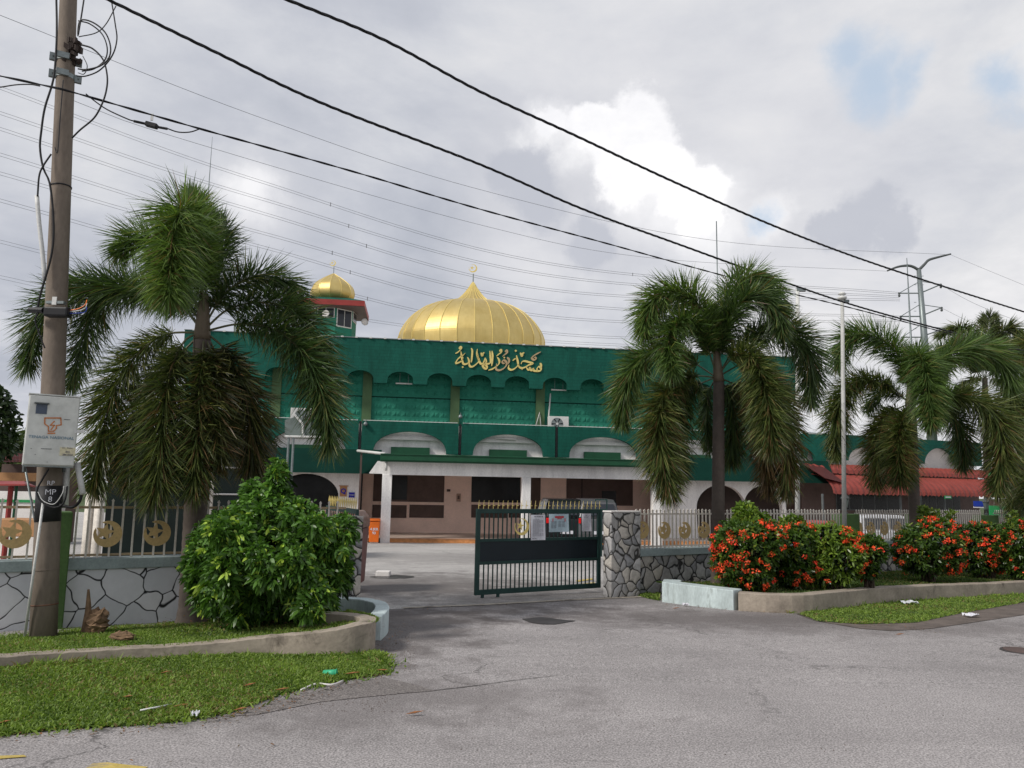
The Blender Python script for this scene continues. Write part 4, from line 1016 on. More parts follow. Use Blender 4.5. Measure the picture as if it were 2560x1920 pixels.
for (px, py, lab) in ((1010, 959, 'long strip lamp hanging in the second scalloped arch'), (1397, 975, 'white strip lamp hanging in the arch above the air conditioner')):
    c_ = B3(px, py, 2.95); T = thing('strip_lamp', c_, lab, 'lamp', 'strip lamps hanging in the scalloped arches'); MB().tube([c_ - BU * .38, c_ + BU * .38], .035, 6).build('tube', m_neutral, T)
    for s in (-.2, .2): MB().tube([c_ + BU * s, c_ + BU * s + V((0, 0, .55))], .01, 4).build('rod', m_steel, T)
gtube('strip_lamp', 'strip lamp under the white arch above the porch gutter', 'lamp', [B3(1236, 1095, 2.6), B3(1290, 1099, 2.6)], .04, m_neutral)
for (px, py, lab) in ((1151, 1041, 'small dome camera on the balcony rail in the middle'), (914, 1059, 'small white camera on the balcony near the left downpipe')):
    c_ = B3(px, py, 2.35); T = thing('security_camera', c_, lab, 'camera'); MB().lathe(c_, [(.03, -.1), (.09, -.08), (.1, 0), (.06, .06), (.02, .1)], 10).build('housing', m_steel, T, True)
    MB().tube([c_ + V((0, 0, .05)), c_ + V((0, .15, .18))], .015, 5).build('bracket', m_steel, T)
# signs on the white wall
def board(px0, px1, py0, py1, v, mt, name, label, cat):
    u0, z0 = uz(px0, py1, v); u1, z1 = uz(px1, py0, v); T = thing(name, bp_((u0 + u1) / 2, v, z0), label, cat)
    mb = MB(); bbox(mb, u0, u1, v, v + .03, z0, z1); mb.build('board', mt, T); return T, u0, u1, z0, z1
def text(s, size, mt, parent, org, ax, az, name='lettering', bold=0.0, sx=1.0):
    cu = bpy.data.curves.new('t', 'FONT'); cu.body = s; cu.size = size; cu.align_x = 'CENTER'; cu.align_y = 'CENTER'; cu.offset = bold; cu.resolution_u = 3; cu.extrude = .0005
    to = bpy.data.objects.new('t', cu); COL.objects.link(to); bpy.context.view_layer.update()
    me = bpy.data.meshes.new_from_object(to.evaluated_get(bpy.context.evaluated_depsgraph_get())); bpy.data.objects.remove(to)
    nrm = ax.cross(az)
    vs = [org + ax * (v.co.x * sx) + az * v.co.y + nrm * (v.co.z) for v in me.vertices]; fs = [tuple(p.vertices) for p in me.polygons]
    bpy.data.meshes.remove(me); return link_mesh(name, [tuple(v) for v in vs], fs, mt, parent)
T, u0, u1, z0, z1 = board(849, 868, 1215, 1241, VA - .04, m_tan, 'notice_board', 'tan notice board with a letter Q on the white arcade wall', 'sign')
text('Q', .30, m_bluesign, T, bp_((u0 + u1) / 2, VA - .05, (z0 + z1) / 2), BU, V((0, 0, 1)), bold=.01)
part('frame', m_tan, [(u0 - .05, u1 + .05, VA - .045, VA - .042, z1 - .02, z1 + .02)], 0, T)
T, u0, u1, z0, z1 = board(871.5, 887, 1231, 1244, VA - .04, m_bluesign, 'blue_sign', 'small blue sign with white letters beside the tan board', 'sign')
text('MASJID', .085, m_paper, T, bp_((u0 + u1) / 2, VA - .05, (z0 + z1) / 2), BU, V((0, 0, 1)))
T, u0, u1, z0, z1 = board(1117, 1126, 1223, 1229, VB - .05, m_brown, 'wall_plaque', 'tiny dark plaque on the pink wall between the windows', 'sign')
T, u0, u1, z0, z1 = board(1141, 1152, 1234, 1254, VB - .05, mat('faint_poster', (.42, .28, .22), .7, .1, 5), 'wall_plaque', 'faint poster with a small figure on the pink wall left of the black window', 'sign')
part('figure_mark', m_brown, [((u0 + u1) / 2 - .05, (u0 + u1) / 2 + .05, VB - .055, VB - .051, z0 + .12, z1 - .1)], 0, T)
# orange wheelie bin beside the column
bc = bp_(Uo(937, -.1, 1300), -.25, 0); zg = gz(bc.y); hb_ = at(937, 1295, bc.y).z - zg; wb = 29.5 / F * bc.y
OB = thing('wheelie_bin', V((bc.x, bc.y, zg)), 'orange wheelie bin with white lettering beside the porch column', 'bin')
MB().box(V((bc.x, bc.y, zg + .05 + (hb_ * .86 - .05) / 2)), wb * .78, wb * .85, hb_ * .86 - .05, BU, BV, taper=1.16).build('body', m_orange, OB, bevel=.02)
MB().box(V((bc.x, bc.y, zg + hb_ * .93)), wb, wb * 1.08, hb_ * .1, BU, BV, taper=.9).build('lid', m_orange, OB, bevel=.03)
for s in (-.42, .42): MB().tube([V((bc.x, bc.y, zg + .1)) + BU * (wb * s) + BV * .2 - BU * .03, V((bc.x, bc.y, zg + .1)) + BU * (wb * s) + BV * .2 + BU * .03], .1, 12).build('wheel', m_tyre, OB)
text('4 JKR', .14, m_paper, OB, V((bc.x, bc.y, zg + hb_ * .56)) - BV * (wb * .485), BU, V((0, 0, 1)), bold=.004)
text('93', .14, m_paper, OB, V((bc.x, bc.y, zg + hb_ * .41)) - BV * (wb * .475), BU, V((0, 0, 1)), bold=.004)

# ------------------------------------------------------------------ metal canopy left of the mosque front (behind the left palm)
CT = thing('metal_canopy', at(760, 1330, 30), 'grey sheet canopy on steel posts behind the left palm', 'canopy')
Yc = 30.0
def cc(px, py, Y=Yc): return at(px, py, Y)
MB().prism([cc(712, 1091), cc(830, 1093), cc(790, 1060), cc(745, 1040), cc(712, 1050)], V((0, 1.2, 0))).build('sheet_roof', m_greycloth, CT)
MB().tube([cc(712, 1091, Yc - .05), cc(832, 1093, Yc - .05)], .04, 6).build('edge_rail', m_pvc, CT)
MB().tube([cc(735, 1035, Yc - .05), cc(757, 1060, Yc - .05), cc(758, 1091, Yc - .05)], .05, 6).build('brace', m_pvc, CT)
for px in (722, 734): p = cc(px, 1093); MB().tube([p, V((p.x, p.y, gz(Yc)))], .05, 6).build('post', m_steel, CT)
# dark louvred shed behind the left railing
SH = thing('shed', at(400, 1400, 20), 'dark green shed with white louvre bars behind the palm and railing', 'building')
a = at(262, 1300, 19); b = at(640, 1300, 21.5); d_ = (b - a); d_.z = 0; zt3 = at(560, 1095, 20.5).z; zb3 = gz(20)
MB().prism([V((a.x, a.y, zb3)), V((b.x, b.y, zb3)), V((b.x, b.y, zt3)), V((a.x, a.y, zt3))], V((-.3, 2.5, 0))).build('wall', mat('shed_dark', (.012, .022, .018), .7, .3, 2), SH)
dn = d_.normalized(); off_ = V((dn.y, -dn.x, 0)) * .04
for py in (1117, 1168, 1236): 
    z = at(560, py, 20.5).z; p = a + d_ * .66 + off_; q_ = a + d_ * .93 + off_; MB().tube([V((p.x, p.y, z)), V((q_.x, q_.y, z))], .022, 5).build('louvre_bar', m_neutral, SH)
for t in (.66, .93): p = a + d_ * t + off_ * 1.7; MB().tube([V((p.x, p.y, zb3)), V((p.x, p.y, zt3))], .05, 4).build('frame_post', m_cream, SH)
for px in (222, 246):
    p = at(px, 1300, 15); gtube('timber_post', 'pale weathered board standing behind the railing, %s one' % ('left' if px < 230 else 'right'), 'post', [V((p.x, p.y, gz(15))), V((p.x, p.y, at(px, 1230, 15).z))], .09, m_cream, None, 4)

# ------------------------------------------------------------------ right wing
wA = onplane(2010, 1079, BO + BV * VP_, BU); wd_ = V((1, .455, 0)).normalized(); wn = V((wd_.y, -wd_.x, 0)); wA.z = 0
WG = thing('side_hall', V((wA.x + 5, wA.y + 2, gz(40))), 'low green arcaded hall with red tiled awnings on the right of the mosque', 'building')
def wpt(px, py, o=0): return onplane(px, py, wA + wn * o, wd_)
def wuz(px, py, o=0): p = wpt(px, py, o); return ((p - wA).dot(wd_), p.z)
def wq(u, z, o=0): p = wA + wd_ * u + wn * o; return V((p.x, p.y, z))
zwt = wpt(2120, 1087).z; zwb = wpt(2330, 1160).z; uE = wuz(2453, 1120)[0]
o = [(0, zwt), (0, zwb)]
for (pa, pb, pt) in ((2018, 2050, 1122), (2122, 2200, 1118), (2312, 2392, 1120)):
    ua = wuz(pa, 1150)[0]; ub = wuz(pb, 1150)[0]; zt4 = wpt((pa + pb) / 2, pt).z; c_ = (ua + ub) / 2; h_ = (ub - ua) / 2
    o += [(c_ + h_ * math.cos(t), zwb + (zt4 - zwb) * math.sin(t)) for t in np.linspace(PI, 0, 17)]
o += [(uE, zwb), (uE, zwt)]
MB().prism([wq(u, z) for u, z in o], -wn * .25).build('arched_fascia', m_green, WG)
MB().prism([wq(0, zwb - .3, -.5), wq(uE, zwb - .3, -.5), wq(uE, zwt - .05, -.5), wq(0, zwt - .05, -.5)], -wn * 6).build('arch_back_wall', m_neutral, WG)
zga = gz(40)
MB().prism([wq(0, zga, -.3), wq(uE, zga, -.3), wq(uE, zwb - .31, -.3), wq(0, zwb - .31, -.3)], -wn * 5).build('wall', m_brown, WG)
def awning(u0, u1, zt, zbm, o0, o1, name, steps=8):
    n = int((u1 - u0) / .09); vs = []; fs = []
    for i in range(n + 1):
        u = u0 + (u1 - u0) * i / n; rp = .018 * math.sin(i * PI * .5) 
        for k in range(steps + 1):
            t = k / steps; ang_ = t * PI / 2
            oo = o0 + (o1 - o0) * math.sin(ang_); z = zt + (zbm - zt) * (1 - math.cos(ang_)); 
            vs.append(wq(u, z - .012 * (k % 2) + rp - (.03 * (i % 3) if k == steps else 0), oo + rp))
    for i in range(n):
        for k in range(steps): a = i * (steps + 1) + k; fs.append((a, a + 1, a + steps + 2, a + steps + 1))
    return MB().add(vs, fs).build(name, m_red, WG)
uaw0 = wuz(2025, 1200)[0] - .4; uaw1 = wuz(2462, 1200)[0]
awning(uaw0, uaw1, wpt(2330, 1170, .1).z, wpt(2330, 1190, .6).z, -.05, .6, 'upper_awning', 4)
awning(uaw0, uaw1 + .3, wpt(2330, 1194, .4).z, wpt(2330, 1238, 1.8).z, .2, 1.8, 'awning', 10)
MB().prism([wq(uaw0 - .3, wpt(2030, 1160, 0).z, .2), wq(uaw0 + .9, wpt(2050, 1165, 0).z, .3), wq(uaw0 + 1.0, wpt(2050, 1208, 1).z, 1.6), wq(uaw0 - .3, wpt(2030, 1195, 1).z, 1.6)], wn * .04).build('awning_flap', mat('dark_red_canvas', (.09, .02, .018), .7, .2, 3), WG)
for (pa, pb) in ((2090, 2250), (2300, 2402)):
    ua, z1 = wuz(pa, 1236, -.27); ub, z0 = wuz(pb, 1277, -.27)
    f_ = MB().prism([wq(ua, z0, -.27), wq(ub, z0, -.27), wq(ub, z1, -.27), wq(ua, z1, -.27)], -wn * .02).build('window', m_lantern, WG)
    k = 5
    for i in range(k):
        a = ua + (ub - ua) * i / k + .05; b = ua + (ub - ua) * (i + 1) / k - .05
        MB().prism([wq(a, z0 + .06, -.262), wq(b, z0 + .06, -.262), wq(b, z1, -.262), wq(a, z1, -.262)], -wn * .005).build('pane', m_black, f_)
for px in (2056, 2360, 2250): p = wpt(px, 1240, 1.6); MB().tube([V((p.x, p.y, zga)), V((p.x, p.y, p.z + .1))], .06, 5).build('awning_post', m_lantern, WG)
T = thing('hanging_sign', wpt(2370, 1245, 1.9), 'small pale green sign hanging under the red awning', 'sign'); p = wpt(2370, 1243, 1.95); MB().box(p, .48, .03, .16, wd_, wn).build('board', m_bgreen, T)
MB().box(p + wn * .02, .38, .01, .05, wd_, wn).build('lettering', m_paper, T)
# stalls past the hall
ST = thing('market_stall', at(2540, 1300, 36), 'stall with bright green canvas and red awning at the right edge', 'stall')
a = at(2490, 1262, 36); MB().box(at(2545, 1279, 36), 2.6, .1, .5).build('canvas', m_bgreen, ST); MB().prism([at(2470, 1190, 36.5), at(2640, 1195, 36.5), at(2640, 1178, 38), at(2480, 1172, 38)], V((0, 0, .05))).build('green_roof', m_bgreen, ST)
MB().prism([at(2466, 1243, 35), at(2700, 1250, 35), at(2700, 1206, 36), at(2474, 1200, 36)], V((0, 0, .04))).build('red_awning', m_red, ST)
for px in (2500, 2620): p = at(px, 1240, 35.6); MB().tube([V((p.x, p.y, gz(36))), p], .05, 5).build('post', m_lantern, ST)
MB().box(at(2570, 1285, 37), 3.6, .1, 1.3).build('back_wall', m_brown, ST)
T = thing('banner', at(2446, 1268, 37.6), 'small blue banner beside the lantern near the right edge', 'banner'); MB().box(at(2447, 1260, 37.6), .5, .03, .28).build('cloth', m_blueb, T); MB().box(at(2447, 1268, 37.6), .5, .03, .06).build('lower_strip', m_paper, T)

# ------------------------------------------------------------------ cars
def car(loc, rz, mt, label, tall=1.0):
    T = thing('parked_car', loc, label, 'car'); T.rotation_euler = (0, 0, rz)
    ORG[T.name] = V((0, 0, 0))
    w_ = .84
    lo = [(-2.05, .28), (-2.1, .62), (-2.02, .95 * tall), (-1.2, 1.0 * tall), (.7, 1.0 * tall), (1.85, .86), (2.08, .6), (2.05, .28)]
    b = MB().prism([V((x, -w_, z)) for x, z in lo], V((0, 2 * w_, 0))).build('body', mt, T, bevel=.07)
    up = [(-1.95, .96 * tall), (-1.75, 1.42 * tall), (-1.4, 1.52 * tall), (.1, 1.54 * tall), (.45, 1.45 * tall), (1.1, .98 * tall)]
    n = len(up); vs = []
    for (x, z) in up: k = .80 if z < 1.2 * tall else .66; vs += [V((x, -k, z)), V((x, k, z))]
    fs = [(2 * i, 2 * i + 1, 2 * i + 3, 2 * i + 2) for i in range(n - 1)] + [tuple(range(0, 2 * n, 2)), tuple(range(2 * n - 1, 0, -2)), (0, 2 * n - 2, 2 * n - 1, 1)]
    MB().add(vs, fs).build('cabin', mt, T, bevel=.05)
    MB().prism([V((-1.965, -.62, 1.04 * tall)), V((-1.965, .62, 1.04 * tall)), V((-1.80, .56, 1.38 * tall)), V((-1.80, -.56, 1.38 * tall))], V((-.03, 0, .01))).build('rear_window', m_glass, T)
    MB().prism([V((1.09, -.66, 1.03 * tall)), V((1.09, .66, 1.03 * tall)), V((.56, .56, 1.40 * tall)), V((.56, -.56, 1.40 * tall))], V((.05, 0, .03))).build('windscreen', m_glass, T)
    for s in (-1, 1):
        for (xa, xb) in ((-1.65, -.65), (-.58, .62)):
            MB().prism([V((xa, s * .80, 1.04 * tall)), V((xb, s * .80, 1.04 * tall)), V((min(xb, .35), s * .70, 1.42 * tall)), V((xa + .08, s * .70, 1.42 * tall))], V((0, s * .015, .0))).build('side_window', m_glass, T)
        MB().box((-2.07, s * .68, .88 * tall), .1, .28, .2).build('tail_light', m_lampred, T, bevel=.02)
        MB().box((2.0, s * .62, .72), .12, .34, .14).build('headlight', m_paper, T, bevel=.02)
        MB().box((.75, s * .92, 1.02 * tall), .12, .16, .12).build('mirror', mt, T, bevel=.02)
        for x in (-1.3, 1.3):
            MB().tube([(x, s * .72, .31), (x, s * .87, .31)], .31, 18).build('wheel', m_tyre, T); MB().tube([(x, s * .86, .31), (x, s * .885, .31)], .19, 12).build('rim', m_steel, T)
    MB().box((-2.12, 0, .42), .08, 1.5, .16).build('bumper', m_tyre, T, bevel=.02); MB().box((-2.125, 0, .68), .03, .5, .12).build('number_plate', m_paper, T)
    for c_ in T.children: ORG[c_.name] = V((0, 0, 0))
    return T
Yk = 31.3
p = at(1400, 1300, Yk); car(V((p.x, p.y + 1, gz(Yk))), PI / 2 + .1, m_carblack, 'black car seen from behind, parked past the gate papers', 1.26)
p = at(1486, 1300, Yk); car(V((p.x, p.y + 1, gz(Yk))), PI / 2 + .05, m_cargrey, 'dark grey car parked beside the black one by the porch, behind the pillar', 1.27)
p = at(2215, 1315, 30); car(V((p.x, p.y, gz(30))), .3, m_carwhite, 'white car seen through the railing right of the flagpoles')
p = at(2062, 1315, 27.5); car(V((p.x, p.y, gz(27.5) - .1)), .4, m_carred, 'red car seen through the railing left of the taller flagpole', .9)
mb = MB(); a = at(1503, 1262, 26)
T = thing('box_frame', V((a.x, a.y, gz(26))), 'dark square metal frame on a post beside the grey car', 'frame')
MB().tube([V((a.x, a.y, gz(26))), a - V((0, 0, .15))], .04, 5).build('post', m_gate, T)
MB().box(a + V((0, 0, .17)), .40, .1, .03).box(a + V((0, 0, -.15)), .40, .1, .03).box(a + V((.185, 0, .01)), .03, .1, .29).box(a + V((-.185, 0, .01)), .03, .1, .29).build('frame', m_gate, T)

# ------------------------------------------------------------------ poles, rods, tower, cables
def vpole(name, px, pyt, Y, r0, r1, mt, label, cat, zb_=None, group=None, lean=0):
    t = at(px, pyt, Y); zb_ = gz(Y) if zb_ is None else zb_
    T = thing(name, V((t.x + lean, t.y, zb_)), label, cat, group); MB().tube([V((t.x + lean, t.y, zb_)), t], [r0, r1], 10).build('shaft', mt, T, True); return T, t
T, t = vpole('flagpole', 2105.6, 748, 17.0, .052, .038, mat('flagpole_grey', (.46, .46, .44), .6, .15, 3), 'tall white flagpole with a round cap, right one of the pair', 'flagpole', lean=-.18)
MB().lathe(t, [(.045, -.02), (.10, .01), (.10, .05), (.05, .07), (.05, .1), (.09, .11), (.05, .16), (.01, .17)], 10).build('cap', m_pvc, T, True); MB().box(t + V((.1, 0, -.04)), .1, .04, .06).build('pulley', m_steel, T)
T, t = vpole('flagpole', 1994, 722, 17.0, .055, .04, m_pvc, 'plain white flagpole, left one of the pair, partly behind palm fronds', 'flagpole', lean=-.2)
MB().box(t + V((.07, 0, -.02)), .2, .08, .08).build('pulley', m_steel, T)
T, t = vpole('lightning_rod', 531, 342, 36.5, .075, .008, m_steel, 'thin lightning rod rising behind the left palm', 'lightning rod', zPT - .5)
T, t = vpole('lightning_rod', 1791, 553, 40, .04, .03, m_steel, 'thin straight lightning rod behind the palm right of the gate', 'lightning rod', zPT - .5)
T, t = vpole('lightning_rod', 2267, 645, 42, .13, .02, m_steel, 'tapered mast in front of the transmission tower', 'lightning rod', 1)
# transmission tower
Yp = 115; p0 = at(2297, 674, Yp); TT = thing('transmission_tower', V((p0.x, p0.y, -.7)), 'steel monopole transmission tower with curved top arms', 'tower')
MB().tube([V((p0.x + .9, p0.y, -.7)), V((p0.x + .3, p0.y, p0.z * .7)), p0], [.9, .5, .33], 12).build('mast', m_steel, TT, True)
for (pts) in ([(2296, 675), (2285, 668), (2270, 664), (2245, 667), (2218, 677)], [(2298, 674), (2312, 660), (2322, 650), (2345, 643), (2377, 635)]):
    q_ = cr([at(x, y, Yp) for x, y in pts], 16); MB().tube(q_, [.24 - .008 * i for i in range(16)], 8).build('top_arm', m_lantern, TT, True)
for (y, xl, xr) in ((733, 2248, 2352), (791, 2252, 2354), (843, 2256, 2360)):
    for s, xe in ((-1, xl), (1, xr)):
        mb = MB(); mx_ = 2300; dyy = 0 if s < 0 else -22
        mb.tube([at(mx_, y, Yp), at(xe, y + dyy, Yp)], .10, 5); mb.tube([at(mx_, y - 30, Yp), at(xe, y + dyy, Yp)], .06, 5); mb.build('cross_arm', m_steel, TT)
        MB().lathe(at(xe, y + dyy + 3, Yp), [(.12, -.4), (.2, -.2), (.12, 0), (.2, .15), (.1, .3)], 8).build('insulator', m_lantern, TT)
for k in range(9): 
    z_ = at(2297, 690 + k * 22, Yp); MB().box(z_ + V((-.55, 0, 0)), .35, .1, .05).box(z_ + V((.55 + .02 * k, 0, 0)), .35, .1, .05).build('step', m_steel, TT)
# high voltage lines (pairs)
hv = [[(-40, 201), (640, 447), (1400, 661), (2248, 731)], [(-40, 265), (640, 490), (1400, 690), (2248, 740)], [(-40, 305), (640, 525), (1400, 725), (2250, 748)],
      [(-40, 370), (640, 575), (1400, 757), (2251, 790)], [(-40, 418), (640, 610), (1400, 792), (2251, 800)], [(-40, 486), (640, 672), (1400, 833), (2252, 843)],
      [(-40, 590), (300, 672), (900, 795), (1500, 858), (2254, 868)], [(-40, 680), (300, 750), (900, 845), (1500, 880), (2254, 885)]]
ords = ['highest', 'second', 'third', 'fourth', 'fifth', 'sixth', 'seventh', 'lowest']
for k, pts in enumerate(hv):
    n_ = len(pts); Ys = np.interp([p[0] for p in pts], [-40, 2254], [60, 114])
    A_ = cr([at(x, y, Y_) for (x, y), Y_ in zip(pts, Ys)], 60)
    T = thing('power_line', V(A_[-1]), '%s twin power line of the bundle crossing the sky to the steel tower' % ords[k], 'power line', 'thin twin power lines across the sky')
    dz = .26
    for s in (0, 1): MB().tube([V(a) - V((0, 0, s * dz)) for a in A_], [.014 + .010 * i / 59 for i in range(60)], 4, False).build('conductor', m_cable2, T)
    for f_ in (.28, .62):
        a_ = V(A_[int(f_ * 59) + (k % 3)]); MB().tube([a_ + V((0, 0, .08)), a_ - V((0, 0, dz + .08))], .05, 4).build('spacer', m_cable2, T)
for k, (pts, lab) in enumerate((([(-40, 22), (640, 290), (1200, 474), (1792, 602), (2377, 637)], 'faint single wire running highest across the sky'), ([(180, 250), (440, 343), (1200, 562), (1630, 645), (2218, 678)], 'faint single wire ending at the left curved arm of the tower'),
    ([(2377, 637), (2480, 680), (2700, 770)], 'faint wire leaving the tower top towards the right edge'), ([(2352, 712), (2450, 765), (2700, 862)], 'wire from the upper right arm of the tower'), ([(2354, 770), (2450, 815), (2700, 905)], 'wire from the middle right arm of the tower'))):
    Ys = np.interp([p[0] for p in pts], [-40, 2377, 2700], [60, Yp, 95]); A_ = cr([at(x, y, Y_) for (x, y), Y_ in zip(pts, Ys)], 50)
    tag(MB().tube(A_, .022, 4, False).build('power_line', m_cable2), lab, 'power line')
# heavy twisted cables
def twisted(name, pts, Ys, r, label, strands=3, pitch=.55):
    A_ = cr([at(x, y, Y_) for (x, y), Y_ in zip(pts, Ys)], 420); L_ = np.r_[0, np.cumsum(np.linalg.norm(np.diff(A_, axis=0), axis=1))]; mb = MB()
    for s in range(strands):
        P = []
        for i in range(len(A_)):
            t = V(A_[min(i + 1, 419)]) - V(A_[max(i - 1, 0)]); t.normalize(); u_ = V((0, 0, 1)); u_ = (u_ - t * u_.dot(t)).normalized(); v_ = t.cross(u_)
            an = 2 * PI * (L_[i] / pitch + s / strands); P.append(V(A_[i]) + (u_ * math.cos(an) + v_ * math.sin(an)) * r * .9)
        mb.tube(P, r, 5, False)
    return tag(mb.build(name, m_cable, None, True), label, 'cable')
twisted('overhead_cable', [(180, -45), (268, -2), (532, 127), (810, 260), (1110, 399), (1200, 410 + 22), (1458, 540), (1692, 618), (1960, 705), (2213, 786), (2640, 898)][:4] + [(1200, 411), (1458, 523), (1692, 609), (1960, 705), (2213, 786), (2640, 898)], [8.3, 8.4, 9, 10, 11.5, 12.5, 14, 15.5, 17.5, 21], .0115, 'thick twisted black cable, lower one, from the pole top to the right edge')
twisted('overhead_cable', [(600, -50), (712, -3), (960, 100), (1200, 229), (1434, 337), (1692, 458), (1968, 578), (2245, 679), (2640, 805)], [7.4, 7.6, 8.4, 9.3, 10.2, 11.5, 13, 15, 18], .0105, 'thick twisted black cable, upper one, nearest the top right')
twisted('overhead_cable', [(-60, 178), (0, 190), (130, 218), (190, 233), (500, 322), (640, 361), (900, 434), (1200, 523), (1507, 606), (1753, 674), (1975, 733), (2171, 781), (2640, 905)], [8.2, 8.3, 8.42, 8.5, 9.3, 9.7, 10.6, 11.8, 13.2, 14.5, 15.8, 17.2, 21], .008, 'thinner black cable clamped to the pole and sagging below the thick ones', 2, .8)

# utility pole
pb_ = G(108, 1592); UP = thing('utility_pole', V((pb_.x, pb_.y, 0)), 'tall concrete utility pole with cables and a black painted band', 'utility pole')
pt_ = at(171, 0, pb_.y); dirp = (pt_ - pb_); top = pb_ + dirp * 1.12
r0 = 69 / F * pb_.y / 2 * .87; r1 = 46 / F * at(171, 0, pb_.y).y / 2 * .90
rz = lambda t: r0 + (r1 - r0) * t
MB().tube([pb_ + dirp * t for t in (-.03, .11, .25, .5, .75, 1.0, 1.12)], [rz(t) for t in (-.03, .11, .25, .5, .75, 1.0, 1.12)], 28).build('shaft', m_pole, UP, True)
def pa(py): return (pb_.z + (at(120, py, pb_.y).z - pb_.z) - pb_.z) / dirp.z
def pc(py, o=0): return pb_ + dirp * pa(py)
def ring(py0, py1, ex, name, mt, n=28):
    t0, t1 = pa(py0), pa(py1); return MB().tube([pb_ + dirp * t0, pb_ + dirp * t1], [rz(t0) + ex, rz(t1) + ex], n).build(name, mt, UP, True)
ring(1304, 1215, .0025, 'painted_band', m_poleb); ring(1424, 1423, .006, 'joint_ring', m_pole); ring(1512, 1509, .004, 'strap', mat('rust_strap', (.14, .07, .045), .8, .3, 8)); ring(468, 465, .008, 'strap', m_cable)
fwd = V((-pb_.x, -pb_.y, 0)).normalized(); sde = V((fwd.y, -fwd.x, 0)) * -1
if sde.x < 0: sde = -sde
for py in (150, 192):
    c_ = pc(py); rr_ = rz(pa(py)) + .006; h_ = .055
    mb = MB(); mb.tube([c_ - V((0, 0, h_ / 2)), c_ + V((0, 0, h_ / 2))], rr_, 20)
    for s in (-1, 1):
        e_ = c_ + sde * (s * (rr_ + .03)); mb.box(e_, .075, .02, .09, sde, fwd); mb.box(e_ + fwd * .03, .075, .012, .09, sde, fwd); mb.tube([e_ - fwd * .03, e_ + fwd * .06], .008, 6)
    mb.box(c_ + fwd * (rr_ + .02) - sde * .03, .13, .03, .07, sde, fwd); mb.build('clamp', m_steel, UP)
for (s_, py, sz) in (('RP', 1208, .07), ('MP', 1230, .085), ('8', 1248, .085)):
    c_ = pc(py) + fwd * (rz(pa(py)) + .010) + sde * .015; text(s_, sz, m_paper, UP, c_, sde, V((0, 0, 1)), 'lettering')
# nest of connectors
mb = MB(); c_ = pc(128) + sde * .07 + fwd * .09
for i in range(26):
    a_ = c_ + V((random.uniform(-.08, .07), random.uniform(-.05, .05), random.uniform(-.16, .14))); mb.box(a_, .05, .05, random.uniform(.03, .09), V((1, random.uniform(-.5, .5), random.uniform(-.6, .6))).normalized(), V((0, 1, 0)))
tag(mb.build('cable_connector', mat('old_connector', (.05, .035, .03), .8, .4, 12)), 'dark clump of old cable connectors strapped high on the pole', 'connector')
# cables around the pole
def P8(px, py, dy=-.2): return at(px, py, pb_.y + dy)
def loose(pts, r, label, dy=-.2, mt=None, name='cable'):
    return tag(MB().tube(cr([P8(x, y, dy) for x, y in pts], 60), r, 6).build(name, mt or m_cable, None, True), label, 'cable')
loose([(140, -30), (142, 60), (140, 130), (133, 200), (112, 270), (103, 330), (100, 370), (108, 420), (125, 462), (134, 560), (128, 640), (100, 740), (92, 790)], .012, 'black cable running down the left side of the pole to the splice box')
loose([(128, 385), (108, 415), (98, 440), (94, 490)], .010, 'short black cable entering the white conduit', -.22)
loose([(137, 368), (144, 380), (150, 300), (158, 200)], .006, 'thin black wire over the front of the pole below the clamps', -.26)
loose([(214, -30), (205, 30), (195, 90), (200, 52), (230, 55), (262, 80), (276, 115), (272, 145), (250, 165), (215, 174), (195, 172)], .009, 'outer big loop of black cable right of the pole top')
loose([(196, 52), (225, 60), (255, 85), (268, 120), (262, 150), (235, 172), (205, 178)], .008, 'inner loop of black cable right of the pole top', -.15)
loose([(275, -20), (288, 60), (292, 100), (280, 140), (250, 175), (215, 190), (192, 190)], .008, 'hanging cable bow just right of the coil', -.18)
loose([(290, 15), (265, 60), (240, 82), (197, 92)], .006, 'thin cable crossing the coil near the pole top', -.25)
loose([(204, 112), (232, 122), (258, 150), (268, 190), (266, 225), (255, 260), (235, 295), (200, 325), (180, 345)], .010, 'long black cable bow curving down and back to the pole')
loose([(207, 140), (218, 165), (210, 185), (195, 182)], .005, 'small wire curl beside the connectors', -.3)
loose([(215, 235), (240, 255), (270, 275), (320, 298), (337, 303)], .008, 'black cable dropping from the line into the splice closure', .1)
loose([(415, 320), (445, 330), (475, 330), (500, 322)], .008, 'black cable leaving the splice closure back to the line', .6)
loose([(-40, 222), (0, 218), (40, 212), (75, 211), (100, 215)], .008, 'second black cable joining the line left of the pole', -.1)
SC = thing('splice_closure', at(379, 313, pb_.y + .4), 'black in-line splice closure hanging below the thin cable', 'splice closure')
Ysc = pb_.y + .4
MB().tube([at(335, 303, Ysc), at(362, 309, Ysc)], .017, 8).build('sleeve', m_cable, SC); MB().tube([at(396, 318, Ysc), at(418, 322, Ysc)], .017, 8).build('sleeve', m_cable, SC)
ax_ = (at(396, 318, Ysc) - at(362, 309, Ysc)).normalized(); MB().box(at(379, 313, Ysc), .15, .07, .06, ax_, V((0, 1, 0)), ax_.cross(V((0, 1, 0)))).build('body', m_cable, SC, bevel=.01); MB().box(at(380, 293, Ysc), .03, .01, .09).build('tag', m_pvc, SC)
